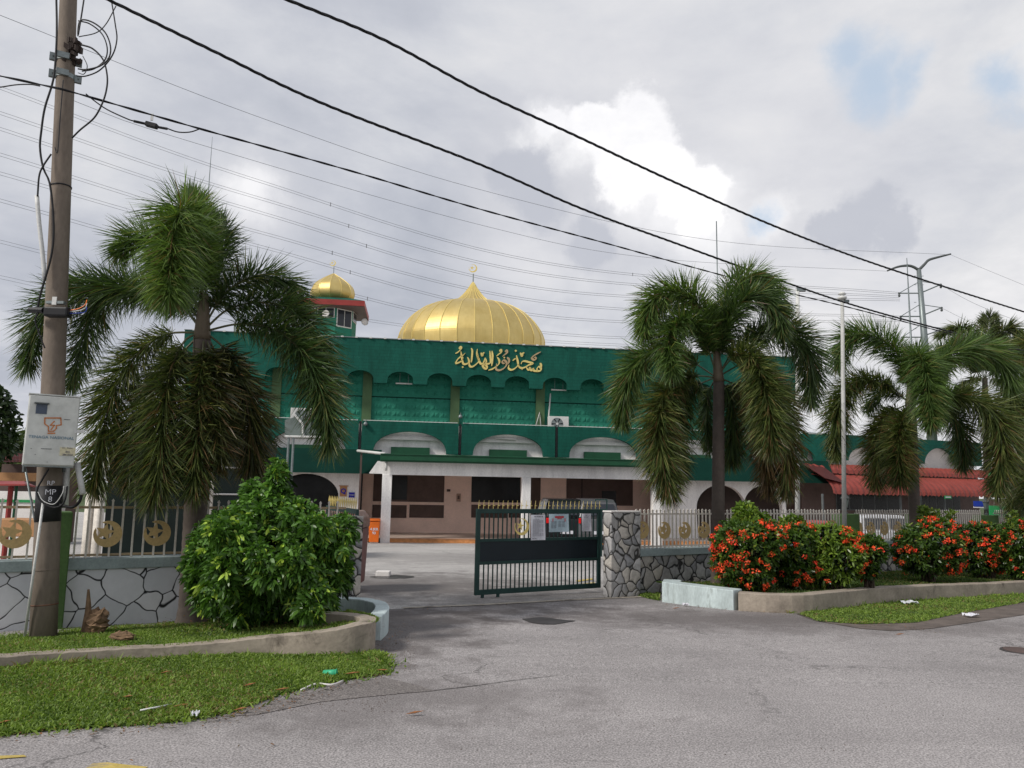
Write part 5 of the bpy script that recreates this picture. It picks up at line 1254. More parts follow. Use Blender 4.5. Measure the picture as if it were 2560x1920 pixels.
# splice box across the pole
SB = thing('junction_box', P8(145, 780, -.27), 'black cable junction box strapped across the middle of the pole', 'junction box')
MB().box(P8(145, 781, -.27), .27, .12, .11).build('body', m_cable, SB, bevel=.02); MB().box(P8(140, 757, -.27), .2, .06, .03).build('bracket', m_steel, SB)
MB().box(P8(136, 752, -.3), .05, .01, .09).build('label_tag', m_pvc, SB); MB().tube([P8(110, 776, -.27), P8(75, 775, -.2)], .035, 8).build('cable_gland', m_cable, SB)
for i, (m_, yy) in enumerate(((m_orange, 0), (m_pvc, 8), (m_blueb, 18))):
    MB().tube(cr([P8(172, 776 + yy * .4, -.27), P8(195, 772 + yy * .6, -.27), P8(213, 762 + yy, -.25), P8(217, 750 + yy, -.2)], 12), .005, 5).build('wire', m_, SB)
loose([(100, 775), (88, 800), (95, 825), (104, 850), (112, 870)], .008, 'black cable tail hanging under the junction box', -.25)
# conduit
gtube('pvc_conduit', 'white plastic conduit pipe leaning from the upper pole to mid height', 'conduit', cr([P8(92, 490, -.2), P8(98, 560, -.2), P8(106, 630, -.19), P8(112, 700, -.18)], 10), .024, m_pvc, None, 10)
gtube('pvc_conduit', 'long thin white pipe leaning against the pole foot', 'conduit', [G(64, 1596) + V((0, -.02, .02)), P8(108, 1255, -.26)], .014, m_pvc, None, 10)
gtube('pvc_conduit', 'short fat white duct slanting below the cabinet', 'conduit', [P8(193, 1158, .1), P8(207, 1235, .05)], .033, m_pvc, None, 12)
gtube('pvc_conduit', 'straight white duct going down below the cabinet beside the pole', 'conduit', [P8(167, 1160, .12), P8(163, 1270, .12)], .036, m_pvc, None, 12)
loose([(122, 1172), (105, 1200), (93, 1225), (100, 1250), (130, 1268), (155, 1262), (165, 1240), (168, 1215)], .010, 'loop of black cable below the cabinet', -.28)
loose([(150, 1262), (180, 1268), (198, 1255), (204, 1238)], .016, 'thick black cable entering the slanting duct', -.05)
loose([(95, 1230), (108, 1252), (135, 1260), (155, 1235), (160, 1215)], .004, 'thin white wire over the black painted band', -.3, m_pvc)
# cabinet
CB = thing('electrical_cabinet', P8(129, 1166, -.35), 'pale grey electricity cabinet with orange logo mounted on the pole', 'cabinet')
Yq = pb_.y - .30; c00 = at(66, 988, Yq); c11 = at(190, 1164, Yq); wB = (at(196, 1080, Yq) - at(63, 1080, Yq)).x * .87; hB = at(130, 989, Yq).z - at(130, 1164, Yq).z
cb_ = at(129.5, 1077, Yq); tl = .008                                   # slight tilt of the cabinet
caz = V((tl, 0, 1)).normalized(); cax = V((math.cos(.56), math.sin(.56), 0)); cax = (cax - caz * cax.dot(caz)).normalized(); cay = caz.cross(cax).normalized()
MB().box(cb_ + cay * .1, wB * .965, .24, hB, cax, cay, caz).build('casing', m_box, CB, bevel=.008)
MB().box(cb_ - cay * .028, wB * .93, .016, hB * .97, cax, cay, caz).build('door', m_box, CB, bevel=.004)
MB().box(cb_ + cay * .1 - caz * (hB / 2 + .006), wB * .95, .23, .012, cax, cay, caz).build('base_lip', m_steel, CB)
MB().box(cb_ + cay * .1 + caz * (hB / 2 + .006) , wB * .99, .27, .012, cax, cay, caz).build('top_lip', m_box, CB)
def cbp(px, py, o=.0385):
    d = ray(px, py); n_ = cay; P0 = cb_ - cay * o; return CAM + d * ((P0 - CAM).dot(n_) / d.dot(n_))
ctr = cbp(104, 1022); MB().box(ctr, .105, .006, .11, cax, cay, caz).build('viewing_window', mat('meter_window', (.06, .08, .12), .15, .2, 5, bmp=0), CB); MB().box(cbp(105, 1008, .055), .14, .04, .014, cax, cay, caz).build('window_hood', m_lantern, CB)
def qpoly(mb, pts, w_, o=.0405):
    P = [cbp(x, y, o) for x, y in pts]
    for i in range(len(P) - 1):
        d = (P[i + 1] - P[i]); l = d.length; d.normalize(); s = d.cross(cay).normalized(); mb.prism([P[i] - s * w_ / 2 - d * w_ * .3, P[i + 1] - s * w_ / 2 + d * w_ * .3, P[i + 1] + s * w_ / 2 + d * w_ * .3, P[i] + s * w_ / 2 - d * w_ * .3], -cay * .001)
mb = MB()
lg = [(112, 1045), (152, 1045), (153, 1062), (141, 1064), (141, 1071), (134, 1078), (121, 1078), (121, 1066), (112, 1060), (112, 1045)]
qpoly(mb, lg[0:2], .014); qpoly(mb, lg[1:6], .012); qpoly(mb, lg[5:], .012); qpoly(mb, [(136, 1053), (126, 1063), (136, 1063), (128, 1074)], .012); qpoly(mb, [(120, 1083), (137, 1083)], .014)
mb.build('logo', m_logo, CB)
text('TENAGA NASIONAL', .042, m_navy, CB, cbp(129, 1094, .0405), cax, caz, bold=.0006, sx=1.12)
MB().box(cbp(169, 1129), .15, .003, .09, cax, cay, caz).build('sticker', mat('cream_sticker', (.60, .55, .38), .7, .1, 8), CB)
text('Dr.  Kuter', .024, m_ink, CB, cbp(169, 1120, .042), cax, caz); text('012', .026, m_ink, CB, cbp(169, 1130, .042), cax, caz, bold=.001); text('204 5215', .026, m_ink, CB, cbp(169, 1137, .042), cax, caz, bold=.001)
MB().box(cbp(199, 1079, .03), .10, .02, .035, cax, cay, caz).build('latch', m_pvc, CB, bevel=.003)
for (x, y, w_) in ((116, 1122, .1), (78, 1121, .012), (88, 1136, .01), (118, 1155, .008), (168, 1049, .06)): MB().box(cbp(x, y, .0395), w_, .002, .006, cax, cay, caz).build('scratch', m_lantern, CB)
for px in (61, 100, 160): MB().tube([P8(px, 1164, .05), P8(px - 1, 1180, .05)], .02, 6).build('cable_gland', m_lantern, CB)
gtube('steel_post', 'thin grey post below the left corner of the cabinet', 'post', [P8(62, 1165, .2), G(56, 1400 + 190)+V((0, .6, 0))], .012, m_steel)

# ------------------------------------------------------------------ palms
O = 1.1573
def path(pts, Y0, dY, sc=1, off=(0, 0)):
    n = len(pts); return [at(off[0] + x * sc, off[1] + y * sc, Y0 + dY * (i / (n - 1)) ** 1.1) for i, (x, y) in enumerate(pts)]
Yl = 10.0
bright = dict(c0=(.055, .10, .026), c1=(.17, .25, .065)); dark = dict(c0=(.028, .055, .018), c1=(.09, .14, .045)); olive = dict(c0=(.032, .055, .016), c1=(.13, .155, .045))
fl = [
 dict(p=path([(442, 700), (436, 600), (420, 490), (395, 450), (375, 500), (368, 575), (365, 640)], Yl, -1.5, O), L=.52, d=1.25, **bright),
 dict(p=path([(442, 700), (445, 580), (440, 500), (425, 440), (412, 415)], Yl, .3, O), L=.36, d=1.3, bare=.3, **bright),
 dict(p=path([(440, 700), (400, 600), (345, 530), (290, 515), (255, 545)], Yl, -.7, O), L=.42, **bright),
 dict(p=path([(437, 715), (405, 675), (330, 635), (240, 618), (150, 628), (90, 690), (58, 790)], Yl, .5, O), L=.46, d=1.0, **dark),
 dict(p=path([(437, 715), (380, 650), (290, 620), (215, 650), (180, 740), (155, 830)], Yl, 1.0, O), L=.42, d=.8, **dark),
 dict(p=path([(437, 718), (350, 725), (275, 790), (235, 880), (215, 985), (205, 1050)], Yl, -.3, O), L=.46, d=1.1, dry=.12, **olive),
 dict(p=path([(438, 718), (400, 735), (370, 800), (352, 900), (345, 1000), (335, 1070)], Yl, -.9, O), L=.50, d=1.3, dry=.1, **olive),
 dict(p=path([(438, 718), (395, 760), (335, 830), (290, 940), (285, 1040)], Yl, -.2, O), L=.44, d=1.1, dry=.15, **olive),
 dict(p=path([(445, 718), (490, 760), (525, 840), (540, 930), (545, 1010)], Yl, .2, O), L=.48, d=1.4, dry=.2, c0=(.02, .034, .012), c1=(.085, .09, .03)),
 dict(p=path([(445, 718), (475, 790), (490, 880), (492, 970)], Yl, .6, O), L=.42, d=1.1, dry=.1, c0=(.015, .025, .009), c1=(.05, .06, .02)),
 dict(p=path([(445, 715), (520, 700), (600, 715), (665, 780), (700, 870), (712, 965)], Yl, -.5, O), L=.44, d=1.1, c0=(.035, .07, .025), c1=(.09, .14, .04)),
 dict(p=path([(441, 718), (438, 760), (430, 850), (425, 960), (420, 1060)], Yl, -.7, O), L=.44, d=1.2, dry=.12, **olive),
 dict(p=path([(441, 718), (462, 790), (470, 890), (472, 1000)], Yl, -.5, O), L=.40, d=1.1, dry=.15, c0=(.02, .03, .01), c1=(.08, .08, .025)),
 dict(p=path([(443, 700), (490, 630), (555, 595), (615, 610), (650, 660)], Yl, .4, O), L=.42, d=1.0, **dark),
 dict(p=path([(443, 710), (500, 665), (590, 655), (660, 700), (700, 790), (715, 850)], Yl, .2, O), L=.45, d=1.0, **dark),
 dict(p=path([(441, 700), (470, 620), (478, 520), (462, 470)], Yl, .8, O), L=.42, d=1.0, **dark),
 dict(p=path([(441, 705), (395, 640), (360, 580), (345, 560)], Yl, .9, O), L=.42, d=.8, **dark),
]
tb = at(478, 1550, Yl); tb.z = -.12; tt_ = at(505, 850, Yl)
palm(tb, tt_, 'largest foxtail palm, on the left behind the utility pole', .155, .105, fl, Yl, LL=.48, W=.0135, shaft_top=at(510, 735, Yl))
# thicken lower trunk look
cA_ = lambda pts: [(1500 + x / 2.37, 640 + y / 2.37) for x, y in pts]
cB_ = lambda pts: [(1960 + x / 2.37, 600 + y / 2.37) for x, y in pts]
Ya = 14.3
mid = dict(c0=(.045, .085, .024), c1=(.13, .20, .055))
fa = [
 dict(p=path(cA_([(690, 700), (650, 450), (570, 270), (450, 210), (330, 260), (270, 380), (275, 460)]), Ya, -.6), L=.52, d=1.1, **bright),
 dict(p=path(cA_([(690, 700), (600, 450), (500, 380), (420, 460), (410, 590), (430, 680)]), Ya, -1.2), L=.46, d=1.1, **mid),
 dict(p=path(cA_([(692, 700), (720, 400), (790, 200), (890, 120), (1010, 190), (1080, 330)]), Ya, .5), L=.50, d=1.0, **mid),
 dict(p=path(cA_([(692, 700), (740, 450), (850, 260), (960, 240), (1060, 340), (1080, 450)]), Ya, -.4), L=.46, d=.9, **dark),
 dict(p=path(cA_([(695, 710), (830, 520), (1020, 440), (1180, 480), (1250, 640), (1250, 860)]), Ya, .5), L=.54, d=1.0, **dark),
 dict(p=path(cA_([(695, 715), (790, 600), (900, 590), (965, 740), (1000, 920), (1020, 1120)]), Ya, -1.1), L=.55, d=1.4, dry=.1, **olive),
 dict(p=path(cA_([(695, 715), (880, 640), (1040, 800), (1100, 1000), (1110, 1200), (1100, 1400)]), Ya, .2), L=.48, d=1.2, dry=.35, **olive),
 dict(p=path(cA_([(695, 715), (850, 800), (950, 1000), (985, 1200), (1000, 1380)]), Ya, .4), L=.44, d=1.0, dry=.55, c0=(.03, .03, .012), c1=(.10, .075, .03)),
 dict(p=path(cA_([(685, 715), (510, 610), (310, 570), (190, 680), (140, 850), (130, 980)]), Ya, .2), L=.50, d=1.1, dry=.05, **mid),
 dict(p=path(cA_([(685, 718), (530, 715), (400, 800), (350, 950), (360, 1150), (410, 1400)]), Ya, -1.0), L=.54, d=1.4, dry=.15, **olive),
 dict(p=path(cA_([(685, 718), (560, 780), (480, 900), (450, 1100), (470, 1300)]), Ya, -.2), L=.46, d=1.1, dry=.1, **dark),
 dict(p=path(cA_([(695, 720), (770, 820), (790, 1000), (770, 1220)]), Ya, .9), L=.44, d=1.2, **dark),
 dict(p=path(cA_([(688, 720), (640, 820), (630, 980), (650, 1150)]), Ya, .9), L=.30, d=.8, **dark),
 dict(p=path(cA_([(690, 700), (680, 450), (690, 330)]), Ya, .5), L=.42, d=1.2, bare=.35, **dark),
]
ta = at(1794, 1460, Ya); ta.z = ta.z
palm(V((ta.x, ta.y, -.15)), at(1797, 955, Ya), 'foxtail palm right of the gate, first of the two tall ones on the right', .125, .10, fa, Ya, shaft_top=at(1790, 870, Ya))
Yb2 = 17.7
fb = [
 dict(p=path(cB_([(750, 960), (720, 760), (620, 620), (480, 560), (360, 600), (320, 740)]), Yb2, .3), L=.58, d=.9, **mid),
 dict(p=path(cB_([(745, 965), (610, 860), (450, 830), (350, 920), (310, 1080), (310, 1280)]), Yb2, -.5), L=.50, d=1.1, dry=.08, **olive),
 dict(p=path(cB_([(752, 960), (765, 740), (800, 680), (840, 780), (860, 950), (870, 1080)]), Yb2, -1.3), L=.56, d=1.5, **mid),
 dict(p=path(cB_([(750, 960), (745, 760), (760, 660)]), Yb2, .3), L=.44, d=1.3, bare=.3, **mid),
 dict(p=path(cB_([(755, 960), (890, 740), (1040, 650), (1200, 650), (1310, 740), (1340, 880)]), Yb2, .3), L=.60, d=1.0, **mid),
 dict(p=path(cB_([(755, 965), (960, 920), (1150, 950), (1270, 1080), (1290, 1260), (1260, 1480)]), Yb2, -.6), L=.60, d=1.2, dry=.1, **olive),
 dict(p=path(cB_([(755, 968), (920, 970), (1030, 1080), (1060, 1220), (1060, 1340)]), Yb2, .4), L=.48, d=1.1, dry=.1, **dark),
 dict(p=path(cB_([(748, 970), (700, 1060), (680, 1230), (690, 1420)]), Yb2, -1.0), L=.56, d=1.4, dry=.2, **olive),
 dict(p=path(cB_([(745, 968), (610, 1040), (550, 1200), (550, 1450)]), Yb2, -.2), L=.48, d=1.2, dry=.25, **olive),
 dict(p=path(cB_([(745, 965), (640, 900), (560, 900), (500, 1000)]), Yb2, .8), L=.40, d=.8, **dark),
]
tb_ = at(2290, 1370, Yb2)
palm(V((tb_.x, tb_.y, -.1)), at(2276, 1012, Yb2), 'foxtail palm behind the second flower shrubs, right of the flagpoles', .125, .11, fb, Yb2, shaft_top=at(2276, 950, Yb2))
# palm at the right edge
Yc2 = 21
fc = [dict(p=path(pts, Yc2, dy), L=.62, d=1.1, dry=.1, **olive) for pts, dy in (
 ([(2640, 1010), (2590, 960), (2540, 970), (2520, 1050), (2525, 1150)], -.6), ([(2640, 1010), (2580, 1000), (2545, 1080), (2540, 1200), (2535, 1280)], -.2),
 ([(2640, 1010), (2620, 900), (2570, 860), (2530, 900)], .4), ([(2640, 1010), (2680, 900), (2740, 900)], 0), ([(2640, 1010), (2700, 1000), (2740, 1100)], 0), ([(2640, 1010), (2600, 1080), (2580, 1180), (2570, 1260)], -1))]
palm(V((at(2645, 1370, Yc2).x, Yc2, -.2)), at(2640, 1020, Yc2), 'palm at the right edge with only its left fronds in view', .13, .11, fc, Yc2, shaft_top=at(2640, 950, Yc2))
# coconut palm far right behind
Yk2 = 46
cpx, cpy = 2462, 945
fk = []
for (dx, dy, ex, ey) in ((-70, -90, -130, -20), (-50, -120, -110, -110), (10, -140, 20, -150), (50, -120, 105, -95), (80, -90, 150, -10), (90, -40, 150, 60), (-70, -50, -130, 50), (60, 20, 90, 90), (-40, 10, -70, 80), (100, -70, 180, -50)):
    fk.append(dict(p=path([(cpx, cpy), (cpx + dx, cpy + dy), (cpx + ex, cpy + ey)], Yk2, random.uniform(-1.5, 1.5)), L=.95, d=.35, bare=.1, c0=(.05, .07, .03), c1=(.12, .14, .05)))
palm(V((at(cpx, 1200, Yk2).x, Yk2, gz(40))), at(cpx, cpy, Yk2), 'distant coconut palm rising above the hall at the far right', .2, .15, fk, Yk2, None, 'coconut_palm', LL=.9, W=.05, flat=True)

# ------------------------------------------------------------------ shrubs
def blob_tips(ells, n, shell=.75):
    """points and outward normals on the outside of a union of ellipsoids"""
    E = [(np.array(c), np.array(r)) for c, r in ells]; area = np.array([r.prod() ** .66 for c, r in E]); area /= area.sum()
    out = []; nm = []
    while len(out) < n:
        k = rng.choice(len(E), p=area); d = rng.normal(size=3); d /= np.linalg.norm(d); s = rng.uniform(shell, 1.06) * (1 + .08 * math.sin(d[0] * 9 + k) * math.cos(d[2] * 8))
        p = E[k][0] + d * E[k][1] * s
        if any((((p - c) / r) ** 2).sum() < .55 * shell for j, (c, r) in enumerate(E) if j != k): continue
        out.append(p); q_ = d / E[k][1]; nm.append(q_ / np.linalg.norm(q_))
    return np.array(out), np.array(nm)
def shrub(name, label, ells, base, tips, per, Lf, Wf, c0, c1, ctip, tipfrac, stems, droop=.35, group=None, T=None, zmin=None, spread=.9):
    T = T or thing(name, base, label, 'bush', group)
    P, Nn = blob_tips(ells, tips)
    if zmin is not None: k = P[:, 2] > zmin; P, Nn = P[k], Nn[k]
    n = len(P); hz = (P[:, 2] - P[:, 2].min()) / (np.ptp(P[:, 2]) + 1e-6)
    PP = np.repeat(P, per, 0) + rng.normal(0, Lf * .18, (n * per, 3)); NN = np.repeat(Nn, per, 0); hh = np.repeat(hz, per)
    Dr = NN * .7 + np.array([0, 0, .25]) + rng.normal(0, spread, (n * per, 3)) * .75
    L = Lf * rng.uniform(.6, 1.15, n * per)
    tone = np.repeat(rng.random(n), per) * .6 + rng.random(n * per) * .4; t_ = tone[:, None]
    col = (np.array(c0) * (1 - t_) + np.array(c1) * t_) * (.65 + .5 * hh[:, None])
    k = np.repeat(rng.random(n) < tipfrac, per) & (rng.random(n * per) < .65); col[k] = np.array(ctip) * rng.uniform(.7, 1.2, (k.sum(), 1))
    leafobj('foliage', [leaves(PP, Dr, L, Wf * rng.uniform(.7, 1.2, n * per), col, 'leaf', droop, NN + rng.normal(0, .5, NN.shape))], m_bushl, T)
    mb = MB(); b = V(base)
    for i in range(stems):
        e_ = V(P[rng.integers(len(P))]); md = b.lerp(e_, .5) + V((0, 0, .1)); c_ = b + V((random.uniform(-.1, .1), random.uniform(-.1, .1), 0)); mb.tube([c_, md, e_], [.02, .012, .004], 5)
    mb.build('stem', m_stem, T); return T
def ell(px, py, rx, ry, Y, sc=1.0, ryd=None):
    c_ = at(px, py, Y); k = Y / F; return (tuple(c_), (rx * k * sc, (ryd if ryd else (rx + ry) / 2) * k * sc, ry * k * sc))
def e440(x, y, rx, ry, Y=9.35, dy=0): return ell(440 + x / 2.765, 1120 + y / 2.765, rx / 2.765, ry / 2.765, Y + dy)
random.seed(3)
EL = [e440(640, 800, 420, 310), e440(450, 590, 210, 200), e440(700, 260, 45, 130), e440(640, 450, 210, 170), e440(820, 500, 150, 130), e440(330, 780, 210, 260, dy=-.05), e440(940, 680, 210, 170), e440(1060, 840, 130, 160), e440(620, 980, 340, 180), e440(300, 980, 170, 140), e440(440, 1160, 70, 90, dy=-.3), e440(690, 170, 45, 90), e440(520, 300, 50, 80), e440(230, 640, 110, 120), e440(1150, 560, 90, 90), e440(900, 1050, 200, 90)]
for k in range(46):
    an = random.uniform(-.5, PI + .5); rr_ = random.uniform(.86, 1.12); EL.append(e440(640 + 480 * rr_ * math.cos(an), 800 - 400 * rr_ * math.sin(an) * (1 - .25 * abs(math.cos(an))), random.uniform(22, 50), random.uniform(30, 70), dy=random.uniform(-.4, .3)))
for k in range(26): EL.append(e440(random.uniform(250, 1050), random.uniform(500, 1120), random.uniform(50, 90), random.uniform(50, 80), dy=random.uniform(-.95, -.7)))
bb = at(690, 1560, 9.35)
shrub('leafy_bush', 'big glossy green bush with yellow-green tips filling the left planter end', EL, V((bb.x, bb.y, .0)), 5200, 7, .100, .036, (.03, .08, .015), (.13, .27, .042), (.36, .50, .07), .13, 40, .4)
Ti = [o_ for o_ in COL.objects if o_.name == 'leafy_bush'][0]
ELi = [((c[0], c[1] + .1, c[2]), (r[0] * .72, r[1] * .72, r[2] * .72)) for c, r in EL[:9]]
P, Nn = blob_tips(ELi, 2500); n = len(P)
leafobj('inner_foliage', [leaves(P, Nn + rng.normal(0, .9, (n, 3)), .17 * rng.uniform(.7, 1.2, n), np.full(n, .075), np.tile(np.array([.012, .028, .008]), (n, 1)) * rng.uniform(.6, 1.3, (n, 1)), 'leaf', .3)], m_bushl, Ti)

def e17(x, y, rx, ry, Y): return ell(1700 + x / 2.572, 1200 + y / 2.572, rx / 2.572, ry / 2.572, Y)
def ixora(label, es, Y, nfl, tips, green=False, tall=()):
    E = [e17(*e_, Y) for e_ in es]; c_ = np.mean([np.array(e_[0]) for e_ in E], 0)
    T = thing('flowering_shrub', V((c_[0], c_[1], gz(Y) + .12)), label, 'shrub', 'red flowering shrubs in the right flower bed')
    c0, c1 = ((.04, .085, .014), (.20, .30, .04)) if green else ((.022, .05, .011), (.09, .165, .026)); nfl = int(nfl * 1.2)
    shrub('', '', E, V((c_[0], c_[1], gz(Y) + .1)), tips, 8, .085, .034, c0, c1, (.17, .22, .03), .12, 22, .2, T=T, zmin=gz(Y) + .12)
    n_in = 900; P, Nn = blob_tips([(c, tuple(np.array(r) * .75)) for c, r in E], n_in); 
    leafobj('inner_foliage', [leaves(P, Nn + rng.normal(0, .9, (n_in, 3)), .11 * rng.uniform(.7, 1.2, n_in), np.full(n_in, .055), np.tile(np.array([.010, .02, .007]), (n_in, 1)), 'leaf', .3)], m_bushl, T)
    P, Nn = blob_tips(E, nfl * 3, 1.0); k = Nn[:, 1] < .35; P, Nn = P[k], Nn[k]; q_ = np.sin(P[:, 0] * 5.1 + P[:, 2] * 4) + np.sin(P[:, 2] * 7.3 - P[:, 0] * 3 + 1) + rng.normal(0, 1.1, len(P)) + P[:, 2] * .5; od = np.argsort(-q_)[:nfl]; P, Nn = P[od], Nn[od]
    for j in range(len(P)):
        m_ = 34; d = rng.normal(size=(m_, 3)); d /= np.linalg.norm(d, axis=1, keepdims=True); f_ = (d @ Nn[j]) > -.15; d = d[f_]; m_ = len(d)
        r_ = rng.uniform(.035, .062); Pt = P[j] + Nn[j] * .015 + d * r_ * np.array([1, 1, .75])
        base_c = np.array([.95, .12, .035]) if rng.random() < .7 else np.array([.8, .06, .025])
        leafobj('flower_cluster', [leaves(Pt, rng.normal(0, 1, (m_, 3)) + d * .3, np.full(m_, .032), np.full(m_, .026), base_c * rng.uniform(.55, 1.25, (m_, 1)), 'petal', 0, d)], m_flower, T)
    return T
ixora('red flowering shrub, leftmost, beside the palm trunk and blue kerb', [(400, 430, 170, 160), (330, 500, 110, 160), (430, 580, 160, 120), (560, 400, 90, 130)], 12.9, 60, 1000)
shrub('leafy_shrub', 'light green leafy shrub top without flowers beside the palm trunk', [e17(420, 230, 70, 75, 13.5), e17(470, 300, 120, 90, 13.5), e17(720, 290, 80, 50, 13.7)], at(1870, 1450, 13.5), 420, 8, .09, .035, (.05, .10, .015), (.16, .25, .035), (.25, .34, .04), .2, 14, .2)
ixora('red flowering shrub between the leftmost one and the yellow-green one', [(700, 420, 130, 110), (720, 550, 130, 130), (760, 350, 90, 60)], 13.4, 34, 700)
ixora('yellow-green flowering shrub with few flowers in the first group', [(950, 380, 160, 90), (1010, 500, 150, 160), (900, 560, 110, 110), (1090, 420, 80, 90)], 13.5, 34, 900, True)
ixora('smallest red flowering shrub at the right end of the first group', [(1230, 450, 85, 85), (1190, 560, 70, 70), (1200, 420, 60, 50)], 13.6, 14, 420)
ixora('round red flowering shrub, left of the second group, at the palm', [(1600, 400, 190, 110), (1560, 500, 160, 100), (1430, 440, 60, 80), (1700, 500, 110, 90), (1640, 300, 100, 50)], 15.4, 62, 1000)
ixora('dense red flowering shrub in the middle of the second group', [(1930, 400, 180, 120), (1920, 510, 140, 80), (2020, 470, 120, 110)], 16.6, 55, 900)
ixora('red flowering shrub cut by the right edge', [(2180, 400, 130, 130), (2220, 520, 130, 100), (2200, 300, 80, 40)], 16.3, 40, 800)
shrub('leafy_shrub', 'tall thin green shoots rising above the second red flower group', [e17(1570, 230, 16, 60, 16.5), e17(1640, 240, 14, 55, 16.5), e17(1740, 250, 14, 55, 16.5), e17(1600, 280, 60, 50, 16.5), e17(2140, 260, 14, 50, 16.5)], at(2320, 1400, 16.5), 300, 7, .09, .03, (.05, .09, .015), (.15, .22, .035), (.25, .3, .04), .15, 12, .1)

# ------------------------------------------------------------------ far left background
def leafy_tree(name, label, base, ells, n, Lf, Wf, c0, c1, r=.15):
    T = thing(name, base, label, 'tree'); P, Nn = blob_tips(ells, n, .5); t_ = rng.random((n, 1)); col = np.array(c0) * (1 - t_) + np.array(c1) * t_
    leafobj('crown', [leaves(P, Nn + rng.normal(0, .8, (n, 3)), Lf * rng.uniform(.6, 1.2, n), Wf * rng.uniform(.7, 1.2, n), col, 'leaf', .3)], m_bushl, T)
    mb = MB(); c_ = V(ells[0][0]); mb.tube([V(base), V(base).lerp(c_, .6), c_], [r, r * .7, r * .3], 8)
    for e_ in ells: mb.tube([V(base).lerp(c_, .6), V(e_[0])], [r * .4, r * .1], 5)
    mb.build('trunk', m_trunk, T); return T
p = at(-40, 1300, 26); leafy_tree('broadleaf_tree', 'dark broadleaf tree at the left edge beside the cabinet', V((p.x, p.y, gz(26))), [ell(-20, 1060, 55, 60, 26), ell(-5, 1010, 30, 30, 26), ell(-60, 1000, 60, 60, 26), ell(-10, 1110, 45, 40, 26)], 2600, .22, .12, (.015, .03, .012), (.05, .08, .03))
p = at(20, 1300, 30); leafy_tree('broadleaf_tree', 'paler bushy tree above the red tiled roof at the left', V((p.x, p.y, gz(30))), [ell(20, 1120, 60, 45, 30), ell(50, 1140, 40, 40, 30), ell(0, 1150, 50, 40, 30), ell(110, 1160, 60, 45, 30)], 3000, .35, .10, (.04, .07, .025), (.13, .17, .06))
H2 = thing('hut', at(30, 1230, 28), 'small hut with a red tiled roof at the left edge', 'hut'); Yh = 27.0
mb = MB(); vs = []; fs = []
for i in range(31):
    for k in range(6): t = k / 5; q_ = at(8 + (i / 30) * 130, 1133 + 22 * t, Yh - .6 * t + .2); vs.append(q_ + V((0, 0, .02 * (i % 2) - .015 * (k % 2))))
for i in range(30):
    for k in range(5): a = i * 6 + k; fs.append((a, a + 1, a + 7, a + 6))
MB().add(vs, fs).build('roof', m_red, H2); a = at(5, 1160, Yh); b = at(140, 1160, Yh)
MB().prism([V((a.x, a.y, gz(Yh))), V((b.x, b.y, gz(Yh))), b, a], V((0, 1.5, 0))).build('wall', m_brown, H2)
MB().box(at(40, 1192, Yh - .3), 1.4, .1, .28).build('counter', m_tan, H2)
PS = thing('playground_shelter', G(30, 1420), 'small red roofed shelter on red posts behind the left railing', 'shelter'); Ys_ = 17.0
MB().prism([at(-60, 1214, Ys_), at(62, 1214, Ys_), at(90, 1219, Ys_ + 1), at(60, 1206, Ys_ + .6), at(-60, 1206, Ys_ + .6)], V((0, 0, .03))).build('roof', m_redpaint, PS)
for (px, m_) in ((28, m_redpaint), (42, m_gutter), (-30, m_redpaint)): p = at(px, 1215, Ys_ + .3); MB().tube([V((p.x, p.y, gz(Ys_))), p], .055 if m_ is m_redpaint else .03, 6).build('post', m_, PS)
LW = thing('low_wall', at(40, 1300, 21), 'low white wall with a green stripe far behind the left railing', 'wall'); a = at(-100, 1300, 21); b = at(150, 1300, 21)
MB().prism([V((a.x, a.y, gz(21))), V((b.x, b.y, gz(21))), V((b.x, b.y, at(20, 1228, 21).z)), V((a.x, a.y, at(20, 1228, 21).z))], V((0, .2, 0))).build('wall', m_neutral, LW)
MB().box(V(((a.x + b.x) / 2, a.y - .02, at(20, 1252, 21).z)), (b.x - a.x), .03, .07).build('stripe', m_bgreen, LW)
tag(MB().box(at(62, 1318, 16), .9, .5, .35).build('bench', m_tan, bevel=.02), 'orange brown bench block behind the crescent at the left', 'bench')

# ------------------------------------------------------------------ stump, log, litter
def rough_blob(name, c, rx, ry, rz, mt, label, cat, n=14, spikes=None, amp=.3):
    prof = []; vs = []; fs = []; m_ = 10
    for i in range(m_ + 1):
        z = i / m_; rr_ = math.sin(PI * (.15 + .8 * z)) ** .5
        for k in range(n): an = 2 * PI * k / n; j = 1 + random.uniform(-amp, amp) * .6; vs.append(V((c.x + rx * rr_ * j * math.cos(an), c.y + ry * rr_ * j * math.sin(an), c.z + rz * z * (1 + random.uniform(-amp, amp) * .4))))
    for i in range(m_):
        for k in range(n): fs.append((i * n + k, i * n + (k + 1) % n, (i + 1) * n + (k + 1) % n, (i + 1) * n + k))
    fs.append(tuple(range(m_ * n, (m_ + 1) * n))); mb = MB().add(vs, fs)
    for (dx, h_, r_) in spikes or (): q_ = c + V((dx, 0, 0)); mb.tube([q_, q_ + V((.01, 0, h_ * .5)), q_ + V((-.01, 0, h_))], [r_, r_ * .7, r_ * .25], 8)
    return tag(mb.build(name, mt, None, False), label, cat)
cst = G(243, 1580, .03); rough_blob('tree_stump', V((cst.x, cst.y, -.02)), .11, .1, .24, m_wood, 'broken brown tree stump with a tall splinter beside the pole', 'stump', spikes=[(-.13, .46, .05), (-.1, .2, .06)], amp=.45)
cst = G(305, 1605, .05); rough_blob('log', V((cst.x, cst.y, .03)), .12, .07, .09, m_wood, 'short piece of dead wood lying in the planter grass', 'log', amp=.35)
